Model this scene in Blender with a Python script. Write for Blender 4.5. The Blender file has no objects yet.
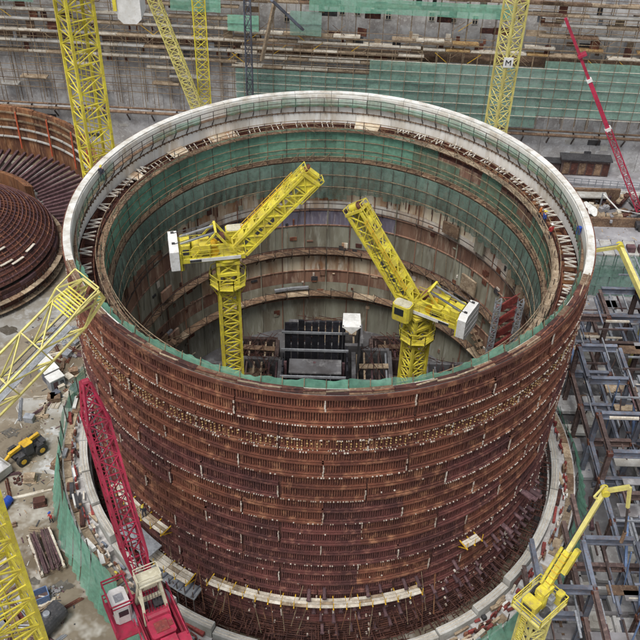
import bpy, bmesh, math, random
from mathutils import Vector, Matrix
R_ = math.radians
rnd = random.Random(7)
S = bpy.context.scene
C = S.collection

# ------------------------------------------------------------------ camera, sky, sun, exposure
cam_d = bpy.data.cameras.new('camera'); cam = bpy.data.objects.new('camera', cam_d); C.objects.link(cam)
cam.location = (-0.6, -72.0, 48.0)
cam.rotation_euler = (Matrix.Rotation(R_(90 - 40.5), 3, 'X') @ Matrix.Rotation(R_(1.6), 3, 'Z')).to_euler()   # 1.6 degrees of roll
cam_d.sensor_width = 36; cam_d.lens = 36 * 914 / 640; cam_d.clip_start = 0.5; cam_d.clip_end = 2000
S.camera = cam
SUN_EL, SUN_AZ = 64, 205          # azimuth clockwise from +Y: behind the camera, a little to its left
world = bpy.data.worlds.new('World'); S.world = world; world.use_nodes = True
wn = world.node_tree; bg = wn.nodes['Background']
sky = wn.nodes.new('ShaderNodeTexSky'); sky.sky_type = 'NISHITA'; sky.sun_disc = False
sky.sun_elevation = R_(SUN_EL); sky.sun_rotation = R_(SUN_AZ); sky.air_density = 1.0; sky.dust_density = 3.0
hs = wn.nodes.new('ShaderNodeHueSaturation'); hs.inputs['Saturation'].default_value = 0.30
wn.links.new(sky.outputs[0], hs.inputs['Color']); wn.links.new(hs.outputs[0], bg.inputs[0])
bg.inputs[1].default_value = 0.105
sun_d = bpy.data.lights.new('sun', 'SUN'); sun_d.energy = 1.5; sun_d.angle = R_(20); sun_d.color = (1, 0.96, 0.90)
sun = bpy.data.objects.new('sun', sun_d); C.objects.link(sun)
az = R_(SUN_AZ); el = R_(SUN_EL)
sd = Vector((math.sin(az) * math.cos(el), math.cos(az) * math.cos(el), math.sin(el)))
sun.rotation_euler = sd.to_track_quat('Z', 'Y').to_euler()
S.view_settings.view_transform = 'Standard'; S.view_settings.look = 'None'
S.view_settings.gamma = 1; S.view_settings.use_curve_mapping = False
S.view_settings.exposure = 0.70
S.cycles.max_bounces = 4; S.cycles.diffuse_bounces = 2; S.cycles.glossy_bounces = 2; S.cycles.transparent_max_bounces = 6

# ------------------------------------------------------------------ materials
MAT = {}
def mat(name, c1, c2=None, c3=None, scale=0.6, rough=0.75, metal=0.0, bump=0.0, bscale=8.0, var=0.12, streak=False, detail=8.0, t=(0.42, 0.62)):
    """noise mix of up to three colours + fine second noise + per object value shift; streak = stretched along z"""
    m = bpy.data.materials.new(name); m.use_nodes = True; nt = m.node_tree; N = nt.nodes; L = nt.links
    b = N['Principled BSDF']; b.inputs['Roughness'].default_value = rough; b.inputs['Metallic'].default_value = metal
    c2 = c2 or tuple(x * 0.7 for x in c1); c3 = c3 or c1
    geo = N.new('ShaderNodeNewGeometry')
    oi = N.new('ShaderNodeObjectInfo')
    mp = N.new('ShaderNodeMapping'); mp.inputs['Scale'].default_value = (1, 1, 0.18) if streak else (1, 1, 1)
    L.new(geo.outputs['Position'], mp.inputs['Vector'])
    n1 = N.new('ShaderNodeTexNoise'); n1.inputs['Scale'].default_value = scale; n1.inputs['Detail'].default_value = min(detail, 6); n1.inputs['Roughness'].default_value = 0.68
    L.new(mp.outputs[0], n1.inputs['Vector'])
    r1 = N.new('ShaderNodeValToRGB'); r1.color_ramp.elements[0].position = t[0]; r1.color_ramp.elements[1].position = t[1]
    r1.color_ramp.elements[0].color = (*c2, 1); r1.color_ramp.elements[1].color = (*c1, 1)
    L.new(n1.outputs[0], r1.inputs[0])
    n2 = N.new('ShaderNodeTexNoise'); n2.inputs['Scale'].default_value = scale * 4.3; n2.inputs['Detail'].default_value = 3; n2.inputs['Roughness'].default_value = 0.7
    L.new(mp.outputs[0], n2.inputs['Vector'])
    r2 = N.new('ShaderNodeValToRGB'); r2.color_ramp.elements[0].position = 0.52; r2.color_ramp.elements[1].position = 0.70
    r2.color_ramp.elements[0].color = (0, 0, 0, 1); r2.color_ramp.elements[1].color = (1, 1, 1, 1)
    L.new(n2.outputs[0], r2.inputs[0])
    mx = N.new('ShaderNodeMix'); mx.data_type = 'RGBA'
    L.new(r2.outputs[0], mx.inputs['Factor']); L.new(r1.outputs[0], mx.inputs[6]); mx.inputs[7].default_value = (*c3, 1)
    mr = N.new('ShaderNodeMapRange'); mr.inputs[3].default_value = 1 - var; mr.inputs[4].default_value = 1 + var
    L.new(oi.outputs['Random'], mr.inputs[0])
    hv = N.new('ShaderNodeHueSaturation'); L.new(mx.outputs[2], hv.inputs['Color']); L.new(mr.outputs[0], hv.inputs['Value'])
    L.new(hv.outputs[0], b.inputs['Base Color'])
    if bump:
        bn = N.new('ShaderNodeTexNoise'); bn.inputs['Scale'].default_value = bscale; bn.inputs['Detail'].default_value = 3
        L.new(geo.outputs['Position'], bn.inputs['Vector'])
        bp = N.new('ShaderNodeBump'); bp.inputs['Strength'].default_value = bump; bp.inputs['Distance'].default_value = 0.15
        L.new(bn.outputs[0], bp.inputs['Height']); L.new(bp.outputs[0], b.inputs['Normal'])
    MAT[name] = m; return m

def net_mat(name, col, dark, opac):
    m = bpy.data.materials.new(name); m.use_nodes = True; nt = m.node_tree; N = nt.nodes; L = nt.links
    out = N['Material Output']; N.remove(N['Principled BSDF'])
    geo = N.new('ShaderNodeNewGeometry'); oi = N.new('ShaderNodeObjectInfo')
    mp = N.new('ShaderNodeMapping'); mp.inputs['Scale'].default_value = (1, 1, 1.6); L.new(geo.outputs['Position'], mp.inputs['Vector'])
    n = N.new('ShaderNodeTexNoise'); n.inputs['Scale'].default_value = 1.1; n.inputs['Detail'].default_value = 4; n.inputs['Roughness'].default_value = 0.7; L.new(mp.outputs[0], n.inputs['Vector'])
    r = N.new('ShaderNodeValToRGB'); r.color_ramp.elements[0].position = 0.35; r.color_ramp.elements[1].position = 0.65
    r.color_ramp.elements[0].color = (*dark, 1); r.color_ramp.elements[1].color = (*col, 1); L.new(n.outputs[0], r.inputs[0])
    mr = N.new('ShaderNodeMapRange'); mr.inputs[3].default_value = 0.8; mr.inputs[4].default_value = 1.25; L.new(oi.outputs['Random'], mr.inputs[0])
    hv = N.new('ShaderNodeHueSaturation'); L.new(r.outputs[0], hv.inputs['Color']); L.new(mr.outputs[0], hv.inputs['Value'])
    d = N.new('ShaderNodeBsdfDiffuse'); tl = N.new('ShaderNodeBsdfTranslucent'); tr = N.new('ShaderNodeBsdfTransparent')
    L.new(hv.outputs[0], d.inputs[0]); L.new(hv.outputs[0], tl.inputs[0])
    a = N.new('ShaderNodeMixShader'); a.inputs[0].default_value = 0.3; L.new(d.outputs[0], a.inputs[1]); L.new(tl.outputs[0], a.inputs[2])
    n3 = N.new('ShaderNodeTexNoise'); n3.inputs['Scale'].default_value = 2.3; n3.inputs['Detail'].default_value = 2; L.new(geo.outputs['Position'], n3.inputs['Vector'])
    m3 = N.new('ShaderNodeMapRange'); m3.inputs[1].default_value = 0.35; m3.inputs[2].default_value = 0.65; m3.inputs[3].default_value = opac - 0.12; m3.inputs[4].default_value = min(1, opac + 0.06); L.new(n3.outputs[0], m3.inputs[0])
    b = N.new('ShaderNodeMixShader'); L.new(m3.outputs[0], b.inputs[0]); L.new(tr.outputs[0], b.inputs[1]); L.new(a.outputs[0], b.inputs[2])
    L.new(b.outputs[0], out.inputs[0]); MAT[name] = m

mat('rust', (0.152, 0.051, 0.028), (0.074, 0.023, 0.016), (0.27, 0.125, 0.068), 0.22, 0.8, bump=0.3, bscale=5, var=0.10)
mat('rust_dark', (0.085, 0.030, 0.020), (0.040, 0.015, 0.013), (0.15, 0.06, 0.04), 0.5, 0.85, var=0.25)
mat('rust_purple', (0.095, 0.050, 0.055), (0.055, 0.026, 0.032), (0.16, 0.09, 0.09), 0.5, 0.8, var=0.25)
mat('rust_violet_shade', (0.112, 0.034, 0.029), (0.056, 0.018, 0.017), (0.19, 0.082, 0.060), 0.35, 0.8, bump=0.3, bscale=5, var=0.10)  # rust darkened to paint the drum's shade; just a second tone on dome bars
mat('rust_orange', (0.22, 0.095, 0.038), (0.09, 0.036, 0.02), (0.30, 0.17, 0.09), 0.5, 0.85, var=0.15, streak=True)
mat('pale_bits', (0.56, 0.52, 0.46), (0.26, 0.18, 0.13), (0.66, 0.64, 0.60), 1.5, 0.8)
mat('ochre_bits', (0.42, 0.27, 0.10), (0.22, 0.12, 0.05), (0.60, 0.48, 0.28), 1.5, 0.8)
mat('white_cap', (0.64, 0.64, 0.61), (0.40, 0.36, 0.30), (0.56, 0.53, 0.47), 0.8, 0.75, var=0.09, t=(0.36, 0.56), bump=0.15, bscale=3)
mat('white_rod', (0.62, 0.60, 0.55), (0.38, 0.33, 0.27), (0.70, 0.69, 0.65), 1.5, 0.7)
mat('white_form', (0.76, 0.74, 0.69), (0.50, 0.43, 0.34), (0.80, 0.79, 0.76), 0.35, 0.7, var=0.08, t=(0.33, 0.55), streak=True)
mat('concrete', (0.44, 0.44, 0.45), (0.30, 0.29, 0.285), (0.52, 0.52, 0.52), 0.4, 0.85, bump=0.2, bscale=3, var=0.10)
mat('concrete_stained', (0.48, 0.48, 0.48), (0.31, 0.29, 0.28), (0.56, 0.55, 0.54), 0.45, 0.85, bump=0.2, bscale=2, var=0.12)
mat('concrete_pale', (0.46, 0.46, 0.44), (0.30, 0.285, 0.255), (0.40, 0.38, 0.35), 0.6, 0.8, var=0.1)
mat('mud', (0.225, 0.19, 0.14), (0.115, 0.09, 0.06), (0.36, 0.34, 0.30), 0.085, 0.9, bump=0.5, bscale=0.9, detail=11, t=(0.38, 0.6))
mat('wet_concrete', (0.36, 0.355, 0.335), (0.22, 0.195, 0.155), (0.46, 0.465, 0.465), 0.13, 0.45, bump=0.15, bscale=1.4, detail=11)
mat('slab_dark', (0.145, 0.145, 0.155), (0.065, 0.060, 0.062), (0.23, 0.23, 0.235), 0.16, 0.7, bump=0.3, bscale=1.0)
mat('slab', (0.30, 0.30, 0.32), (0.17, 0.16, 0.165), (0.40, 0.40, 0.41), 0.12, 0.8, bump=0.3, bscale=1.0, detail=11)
mat('liner_cream', (0.58, 0.50, 0.37), (0.30, 0.16, 0.085), (0.66, 0.62, 0.53), 0.25, 0.65, streak=True, var=0.16, t=(0.40, 0.56))
mat('liner_white', (0.66, 0.63, 0.58), (0.42, 0.32, 0.24), (0.66, 0.65, 0.62), 0.3, 0.65, streak=True, var=0.1)
mat('liner_green', (0.285, 0.285, 0.225), (0.165, 0.145, 0.108), (0.35, 0.35, 0.295), 0.3, 0.6, streak=True, var=0.2)
mat('liner_rust', (0.27, 0.155, 0.105), (0.145, 0.075, 0.054), (0.37, 0.27, 0.20), 0.4, 0.75, streak=True, var=0.25)
mat('liner_violet', (0.20, 0.195, 0.26), (0.12, 0.10, 0.13), (0.31, 0.28, 0.30), 0.5, 0.7, streak=True, var=0.2)
mat('timber', (0.36, 0.28, 0.19), (0.20, 0.145, 0.095), (0.44, 0.37, 0.28), 0.9, 0.85, var=0.3)
mat('timber_pale', (0.56, 0.52, 0.44), (0.38, 0.33, 0.26), (0.62, 0.60, 0.55), 0.9, 0.85, var=0.2)
mat('plank_brown', (0.20, 0.125, 0.075), (0.105, 0.062, 0.04), (0.30, 0.22, 0.15), 0.9, 0.85, var=0.3)
mat('pole', (0.26, 0.20, 0.13), (0.14, 0.09, 0.06), (0.36, 0.30, 0.18), 1.2, 0.6, metal=0.2, var=0.3)
mat('pole_dark', (0.075, 0.055, 0.048), (0.04, 0.03, 0.028), (0.12, 0.09, 0.075), 1.2, 0.7, var=0.3)
mat('yellow', (0.70, 0.62, 0.060), (0.52, 0.43, 0.050), (0.40, 0.31, 0.10), 0.7, 0.5, var=0.10)
mat('yellow_pale', (0.68, 0.62, 0.19), (0.52, 0.46, 0.15), (0.46, 0.38, 0.18), 0.7, 0.55, var=0.10)
mat('yellow_deep', (0.66, 0.40, 0.02), (0.45, 0.26, 0.02), (0.70, 0.48, 0.06), 1.5, 0.5, var=0.05)
mat('red', (0.42, 0.020, 0.065), (0.27, 0.014, 0.040), (0.24, 0.05, 0.06), 0.8, 0.55, var=0.10)
mat('red_brown', (0.24, 0.034, 0.030), (0.12, 0.026, 0.024), (0.26, 0.085, 0.065), 1.2, 0.7, var=0.3)
mat('white_paint', (0.76, 0.76, 0.75), (0.60, 0.60, 0.58), (0.55, 0.53, 0.49), 0.6, 0.45, var=0.03)
mat('cream_paint', (0.56, 0.53, 0.40), (0.42, 0.39, 0.28), (0.62, 0.60, 0.50), 0.9, 0.55)
mat('grey_metal', (0.34, 0.36, 0.39), (0.22, 0.23, 0.25), (0.42, 0.44, 0.47), 1.0, 0.5, metal=0.3)
mat('dark_metal', (0.05, 0.05, 0.055), (0.03, 0.03, 0.033), (0.09, 0.085, 0.085), 1.0, 0.55)
mat('black_panel', (0.016, 0.016, 0.022), (0.010, 0.010, 0.013), (0.035, 0.035, 0.045), 0.8, 0.4, var=0.4)
mat('steel_blue', (0.175, 0.200, 0.255), (0.085, 0.092, 0.118), (0.14, 0.105, 0.095), 0.5, 0.55, var=0.28)
mat('steel_bright_blue', (0.125, 0.20, 0.37), (0.09, 0.14, 0.26), (0.20, 0.28, 0.44), 0.7, 0.5, var=0.15)
mat('steel_brown', (0.105, 0.068, 0.060), (0.055, 0.036, 0.034), (0.17, 0.12, 0.105), 0.6, 0.75, var=0.3)
mat('blue_plastic', (0.02, 0.07, 0.38), None, None, 2, 0.5)
mat('tyre', (0.022, 0.022, 0.022), (0.05, 0.045, 0.04), (0.02, 0.02, 0.02), 3, 0.9)
mat('glass_dark', (0.02, 0.025, 0.03), (0.03, 0.035, 0.04), None, 2, 0.15)
mat('puddle', (0.12, 0.11, 0.095), (0.08, 0.07, 0.055), (0.15, 0.14, 0.12), 0.5, 0.06)
mat('tarp', (0.72, 0.72, 0.70), (0.52, 0.52, 0.50), (0.76, 0.76, 0.75), 0.7, 0.7)
mat('skin', (0.45, 0.26, 0.18), None, None, 3, 0.6)
mat('cloth_red', (0.40, 0.03, 0.03), None, None, 3, 0.9); mat('cloth_blue', (0.03, 0.07, 0.28), None, None, 3, 0.9)
mat('cloth_orange', (0.60, 0.16, 0.02), None, None, 3, 0.9); mat('cloth_dark', (0.035, 0.037, 0.055), None, None, 3, 0.9)
mat('orange_marker', (0.55, 0.12, 0.05), (0.4, 0.08, 0.04), None, 2, 0.6)
net_mat('net', (0.215, 0.460, 0.345), (0.165, 0.380, 0.280), 0.68)
net_mat('net_thin', (0.16, 0.38, 0.28), (0.10, 0.27, 0.19), 0.46)
net_mat('net_shaded', (0.215, 0.325, 0.275), (0.160, 0.260, 0.215), 0.64)  # net green darkened: shade below the inside walkway put into the colour
net_mat('net_grey', (0.220, 0.370, 0.308), (0.170, 0.300, 0.248), 0.66)

# ------------------------------------------------------------------ mesh helpers
class MB:
    def __init__(s): s.v = []; s.f = []; s.m = []; s.cur = 0
    def add(s, vs, fs):
        b = len(s.v); s.v += [tuple(p) for p in vs]; s.f += [tuple(i + b for i in f) for f in fs]; s.m += [s.cur] * len(fs); return s
    def hexa(s, p):   # 8 points, bottom ring then top ring
        return s.add(p, [(3, 2, 1, 0), (4, 5, 6, 7), (0, 1, 5, 4), (1, 2, 6, 5), (2, 3, 7, 6), (3, 0, 4, 7)])
    def box(s, c, d, rz=0, M=None):
        x, y, z = (k / 2 for k in d); ca, sa = math.cos(rz), math.sin(rz); P = []
        for zz in (-z, z):
            for xx, yy in ((-x, -y), (x, -y), (x, y), (-x, y)):
                q = Vector((c[0] + xx * ca - yy * sa, c[1] + xx * sa + yy * ca, c[2] + zz)); P.append(M @ q if M else q)
        return s.hexa(P)
    def cbox(s, c, d, ch, ax=2):   # box with chamfered vertical-ish edges (octagon section extruded along ax)
        h = [d[i] / 2 for i in range(3)]; a, b = [i for i in range(3) if i != ax]; ch = min(ch, h[a] * .9, h[b] * .9)
        sec = [(-h[a] + ch, -h[b]), (h[a] - ch, -h[b]), (h[a], -h[b] + ch), (h[a], h[b] - ch), (h[a] - ch, h[b]), (-h[a] + ch, h[b]), (-h[a], h[b] - ch), (-h[a], -h[b] + ch)]
        P = []
        for e in (-1, 1):
            for u, v in sec:
                q = [0, 0, 0]; q[a] = c[a] + u; q[b] = c[b] + v; q[ax] = c[ax] + e * h[ax]; P.append(q)
        return s.add(P, [tuple(range(7, -1, -1)), tuple(range(8, 16))] + [(i, (i + 1) % 8, (i + 1) % 8 + 8, i + 8) for i in range(8)])
    def bar(s, p, q, w, h=None, up=(0, 0, 1)):
        p = Vector(p); q = Vector(q); h = h or w; d = q - p
        if d.length < 1e-6: return s
        d.normalize(); u = Vector(up)
        if abs(d.dot(u)) > 0.98: u = Vector((1, 0, 0)) if abs(d.x) < 0.9 else Vector((0, 1, 0))
        a = d.cross(u).normalized() * (w / 2); b = a.cross(d).normalized() * (h / 2)
        return s.hexa([p - a - b, p + a - b, p + a + b, p - a + b, q - a - b, q + a - b, q + a + b, q - a + b])
    def tube(s, p, q, r, n=8, r2=None):
        p = Vector(p); q = Vector(q); d = (q - p).normalized(); r2 = r if r2 is None else r2
        u = Vector((0, 0, 1)) if abs(d.z) < 0.95 else Vector((1, 0, 0))
        a = d.cross(u).normalized(); b = a.cross(d).normalized(); P = []
        for c, rr in ((p, r), (q, r2)):
            for i in range(n):
                t = 2 * math.pi * i / n; P.append(c + a * (math.cos(t) * rr) + b * (math.sin(t) * rr))
        return s.add(P, [tuple(range(n - 1, -1, -1)), tuple(range(n, 2 * n))] + [(i, (i + 1) % n, (i + 1) % n + n, i + n) for i in range(n)])
    def arc(s, r0, r1, z0, z1, a0, a1, n=4, zi=None):
        """curved block between radii and heights, angles in degrees; zi = (z0,z1) at the inner radius"""
        zi = zi or (z0, z1); P = []
        for i in range(n + 1):
            t = R_(a0 + (a1 - a0) * i / n); c, sn = math.cos(t), math.sin(t)
            P += [(r0 * c, r0 * sn, zi[0]), (r1 * c, r1 * sn, z0), (r1 * c, r1 * sn, z1), (r0 * c, r0 * sn, zi[1])]
        F = [(0, 1, 2, 3), (4 * n + 3, 4 * n + 2, 4 * n + 1, 4 * n)]
        for i in range(n):
            b = 4 * i
            F += [(b + k, b + 4 + k, b + 4 + (k + 1) % 4, b + (k + 1) % 4) for k in range(4)]
        return s.add(P, F)
    def sheet(s, fn, nu, nv):
        P = [fn(i / nu, j / nv) for j in range(nv + 1) for i in range(nu + 1)]; w = nu + 1
        return s.add(P, [(j * w + i, j * w + i + 1, (j + 1) * w + i + 1, (j + 1) * w + i) for j in range(nv) for i in range(nu)])
    def mesh(s, name, *mats, smooth=False):
        me = bpy.data.meshes.new(name); me.from_pydata(s.v, [], s.f)
        for m in mats: me.materials.append(MAT[m])
        if any(s.m): me.polygons.foreach_set('material_index', s.m)
        if smooth: me.polygons.foreach_set('use_smooth', [True] * len(s.f))
        me.update(); return me

def link(o, parent=None):
    C.objects.link(o)
    if parent is not None:
        o.parent = parent; o.matrix_parent_inverse = Matrix.Translation(-Vector(parent.get('w', parent.location)))
    return o
def thing(name, label, cat, loc=(0, 0, 0), group=None, rz=0):
    o = bpy.data.objects.new(name, None); o.empty_display_size = 0.5; o.location = loc; o.rotation_euler = (0, 0, rz)
    C.objects.link(o); o['label'] = label; o['category'] = cat
    if group: o['group'] = group
    return o
def part(name, mb, mats, parent, M=None, smooth=False, local=False):
    """a mesh under parent; its coordinates are world ones (parents are unrotated), or the parent's own when local"""
    me = mb if isinstance(mb, bpy.types.Mesh) else mb.mesh(name, *([mats] if isinstance(mats, str) else mats), smooth=smooth)
    o = bpy.data.objects.new(name, me); C.objects.link(o); o.parent = parent
    if not local:
        top = parent
        while top.parent is not None: top = top.parent
        if parent is top: o.matrix_parent_inverse = Matrix.Translation(-Vector(top.location))
        else: pass
    if M is not None: o.matrix_basis = M
    return o
def single(name, mb, mats, label, cat, M=None, group=None, kind=None, smooth=False):
    me = mb if isinstance(mb, bpy.types.Mesh) else mb.mesh(name, *([mats] if isinstance(mats, str) else mats), smooth=smooth)
    o = bpy.data.objects.new(name, me); C.objects.link(o)
    if M is not None: o.matrix_basis = M
    if kind: o['kind'] = kind
    if label: o['label'] = label
    if cat: o['category'] = cat
    if group: o['group'] = group
    return o
def structure(name, mb, mats, smooth=False): return single(name, mb, mats, None, None, kind='structure', smooth=smooth)
def frame(p, q, up=(0, 0, 1)):
    """matrix whose +Z runs from p to q; +X stays as horizontal as it can"""
    p = Vector(p); q = Vector(q); z = (q - p).normalized(); u = Vector(up)
    if abs(z.dot(u)) > 0.99: u = Vector((0, 1, 0))
    x = u.cross(z).normalized(); y = z.cross(x)
    M = Matrix((x, y, z)).transposed().to_4x4(); M.translation = p; return M
def T(x, y, z, rz=0): return Matrix.Translation((x, y, z)) @ Matrix.Rotation(rz, 4, 'Z')
def pol(r, a, z): return (r * math.cos(R_(a)), r * math.sin(R_(a)), z)

def lattice_mb(L, w, d, bays, ch, br, x=False, w1=None, d1=None, tri=False, z0=0, cap=True):
    """lattice length L along +Z: four (or three) chords, horizontals and diagonals on every face"""
    mb = MB(); w1 = w if w1 is None else w1; d1 = d if d1 is None else d1
    def ring(t):
        a = (w + (w1 - w) * t) / 2; b = (d + (d1 - d) * t) / 2; z = z0 + L * t
        return [Vector((-a, -b, z)), Vector((a, -b, z)), Vector((0, b, z))] if tri else [Vector((-a, -b, z)), Vector((a, -b, z)), Vector((a, b, z)), Vector((-a, b, z))]
    A = ring(0); B = ring(1); k = len(A)
    for i in range(k): mb.bar(A[i], B[i], ch, ch, (1, 0, 0) if abs((B[i] - A[i]).normalized().z) > 0.98 else (0, 0, 1))
    for j in range(bays + 1):
        r0 = ring(j / bays)
        if j < bays or cap:
            for i in range(k): mb.bar(r0[i], r0[(i + 1) % k], br, br)
        if j < bays:
            r1 = ring((j + 1) / bays)
            for i in range(k):
                a, b = (i, (i + 1) % k) if (j + i) % 2 else ((i + 1) % k, i)
                mb.bar(r0[a], r1[b], br, br)
                if x: mb.bar(r0[b], r1[a], br * .8, br * .8)
    return mb
def sections(name, parent, mesh, M, n, L):
    for i in range(n): part(name, mesh, None, parent, M @ Matrix.Translation((0, 0, i * L)))

GZ = -35.0
ADJ = {'timber': 'brown', 'timber_pale': 'pale', 'plank_brown': 'dark brown', 'rust_dark': 'very dark', 'rust_purple': 'purplish', 'rust': 'rust-red', 'rust_orange': 'orange', 'grey_metal': 'grey', 'concrete_pale': 'pale grey', 'slab': 'mid grey', 'concrete': 'light grey', 'concrete_stained': 'stained grey', 'steel_blue': 'blue-grey', 'red_brown': 'red', 'white_paint': 'white', 'pole': 'tan', 'dark_metal': 'black'}
def zone_y(y, x): return 'close to the ring netting under the steel frame' if x * x + y * y < 33 ** 2 else 'at the far end of the steel frame' if y > 6 else ('under the middle of the steel frame' if y > -8 else ('a little right of the knuckle-boom crane' if y > -20 else 'below the knuckle-boom crane'))
# ------------------------------------------------------------------ ground
g = MB().add([(-260, -200, GZ), (260, -200, GZ), (260, 420, GZ), (-260, 420, GZ)], [(0, 1, 2, 3)])
structure('ground', g, 'mud')
def patch(name, pts, m, dz, wob=0.6, seed=1):
    r = random.Random(seed); P = []; n = len(pts)
    for i in range(n):
        a = Vector(pts[i]); b = Vector(pts[(i + 1) % n]); k = max(1, int((b - a).length / 1.5))
        for j in range(k):
            q = a + (b - a) * (j / k); P.append((q.x + r.uniform(-wob, wob), q.y + r.uniform(-wob, wob), GZ + dz))
    return structure(name, MB().add(P, [tuple(range(len(P)))]), m)
patch('slab', [(26, 28), (90, 28), (90, 75), (-34, 75), (-33, 36), (-24, 24)], 'slab', 0.006, 0.3, 2)
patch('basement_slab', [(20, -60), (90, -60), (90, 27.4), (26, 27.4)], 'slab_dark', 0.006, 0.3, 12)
patch('road', [(-60, 5.5), (-40, 21), (-31, 31), (-30.5, 40), (-34, 41), (-38, 31.5), (-47, 22.5), (-62, 12)], 'wet_concrete', 0.010, 0.5, 3)
patch('concrete_apron', [(-33.5, -3), (-30.6, -3.4), (-31, 6), (-31.5, 9.5), (-36, 9), (-38, 8.2), (-38.2, 7), (-35.2, 6.2), (-33.8, 2.5)], 'wet_concrete', 0.014, 0.45, 4)
patch('path', [(-27.6, -12.0), (-24.3, -14.6), (-25.0, -16.0), (-28.6, -13.2)], 'concrete_pale', 0.018, 0.15, 5)

for k, (x, y, r0) in enumerate(((-37.6, 2.6, 1.1), (-33.2, -4.4, 1.3), (-36.5, 5.0, .8), (-31.6, -7.8, .9), (-38.6, 18.6, 1.5), (-33.4, -13.4, 1.0), (-26.4, -18.4, .9), (-43, 21.2, 1.3), (-29.6, -18.0, .7))):
    rr = random.Random(40 + k); patch('puddle', [(x + r0 * rr.uniform(.5, 1.4) * math.cos(R_(b)), y + r0 * rr.uniform(.4, 1.0) * math.sin(R_(b))) for b in range(0, 360, 24)], 'puddle', 0.03 + .002 * k, .08, k)
for k, (x, y, rz, n) in enumerate(((-36.8, 1.5, 50, 30), (-36.0, -3.5, 75, 26), (-40.0, 16.0, 40, 34))):        # pressed wheel tracks: rows of shallow lug bars
    mb = MB()
    for i in range(n):
        for sgn in (-1, 1):
            t_ = i * .34; bend = .012 * t_ * t_; c_, s_ = math.cos(R_(rz)), math.sin(R_(rz)); u_, v_ = t_ - n * .17, sgn * .95 + bend
            mb.box((x + u_ * c_ - v_ * s_, y + u_ * s_ + v_ * c_, GZ + .022 + .001 * k), (.13, .42, .03), R_(rz))
    structure('ground_track', mb, 'mud')
# ================================================================== THE CONTAINMENT DRUM
drum = thing('containment_drum', 'huge round rusty reinforced drum wall with white cap ring, standing in the middle', 'drum', (0, 0, GZ))
part('wall_core', MB().arc(21.95, 24.2, GZ + .02, -4.3, 0, 360, 128), 'rust_dark', drum)
part('wall_shell', MB().arc(23.9, 24.2, -4.35, -0.06, 0, 360, 128), 'rust_dark', drum)
SEG = 22; SA = 360 / SEG
def panel_mesh(kind, seed, shade='rust'):
    r = random.Random(seed); mb = MB(); nr = 34; half = SA / 2 - 0.08
    mb.cur = 0
    for row in range(2):
        z0 = row * 1.5; z1 = z0 + 1.5
        for i in range(nr):
            a = -half + 2 * half * (i + 0.5) / nr + r.uniform(-.03, .03); da = half / nr * (0.62 + r.uniform(-.10, .14)); ro = 24.33 + r.uniform(-0.05, 0.04)
            P = []
            for zz in (z0 + 0.10, z1 - 0.02):
                for rr, aa in ((24.15, a - da), (ro, a - da), (ro, a + da), (24.15, a + da)): P.append(pol(rr, aa, zz))
            mb.add(P, [(0, 1, 5, 4), (1, 2, 6, 5), (2, 3, 7, 6), (4, 5, 6, 7)])
        mb.arc(24.15, 24.58 if row == 0 else 24.52, z0 - 0.05, z0 + 0.10, -half, half, 5); mb.arc(24.15, 24.46, z0 + 0.22, z0 + 0.29, -half, half, 5)
        if row == 0: mb.arc(24.15, 24.48, z0 - .26, z0 - .19, -half, half, 5)
        mb.arc(24.15, 24.44, z0 + 0.70, z0 + 0.76, -half, half, 5) if kind == 'rods' else None
    mb.cur = 1
    def dot(a, z, sz=.10, ro=24.50):
        p = pol(ro, a, z); mb.box(p, (sz, sz * r.uniform(.7, 1.6), sz * r.uniform(.6, 1.3)), R_(a))
    if kind in ('tie', 'tie_full'):
        for i in range(34):
            if r.random() < (.8 if kind == 'tie_full' else .38): dot(-half + 2 * half * i / 34 + r.uniform(-.1, .1), 0.03, .085, 24.61)
    if kind == 'dots':
        for z_ in (0.2, 1.32):
            for i in range(40):
                if r.random() < .5: dot(-half + 2 * half * i / 40, z_, .07, 24.50)
        mb.cur = 2
        for k in range(9):
            a = -half + 2 * half * (k + .5) / 9
            for j in range(4):
                for da in (-.5, .5):
                    if r.random() < .7: dot(a + da, 0.28 + j * .3, .09, 24.44)
        mb.cur = 1
        for i in range(30):
            if r.random() < .45: dot(-half + 2 * half * i / 30, r.choice((0.05, 1.5)), .10, 24.62)
    if kind == 'plain':
        for i in range(6):
            if r.random() < .6: dot(r.uniform(-half, half), r.choice((0.05, 1.52, 0.8)), .10, 24.54)
    if kind == 'rods':
        for i in range(14):
            if r.random() < .5: dot(r.uniform(-half, half), r.uniform(.2, 2.8), .09, 24.48)
    mb.cur = 1                                                    # pale vertical joint strip at one end
    zt = 1.5 if r.random() < .7 else 3.0
    for k in range(5):
        if r.random() < .9: mb.box(pol(24.50, half - .05 + r.uniform(-.06, .06), zt - 1.45 + k * .29 + .15), (.08, r.uniform(.07, .13), r.uniform(.18, .28)), R_(half))
    return mb.mesh('panel', shade, 'pale_bits', 'ochre_bits')
PM = {k: [panel_mesh(k, s) for s in (1, 2, 3)] for k in ('tie', 'tie_full', 'dots', 'plain', 'rods')}
PM_SHADED = {k: [panel_mesh(k, s, 'rust_violet_shade') for s in (4, 5)] for k in ('tie', 'tie_full', 'dots', 'plain', 'rods')}   # darker copies: shade low on the drum painted into the rust
row_kind = ['tie_full', 'dots', 'tie', 'tie_full', 'tie', 'plain', 'tie', 'plain', 'tie', 'rods']
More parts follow.
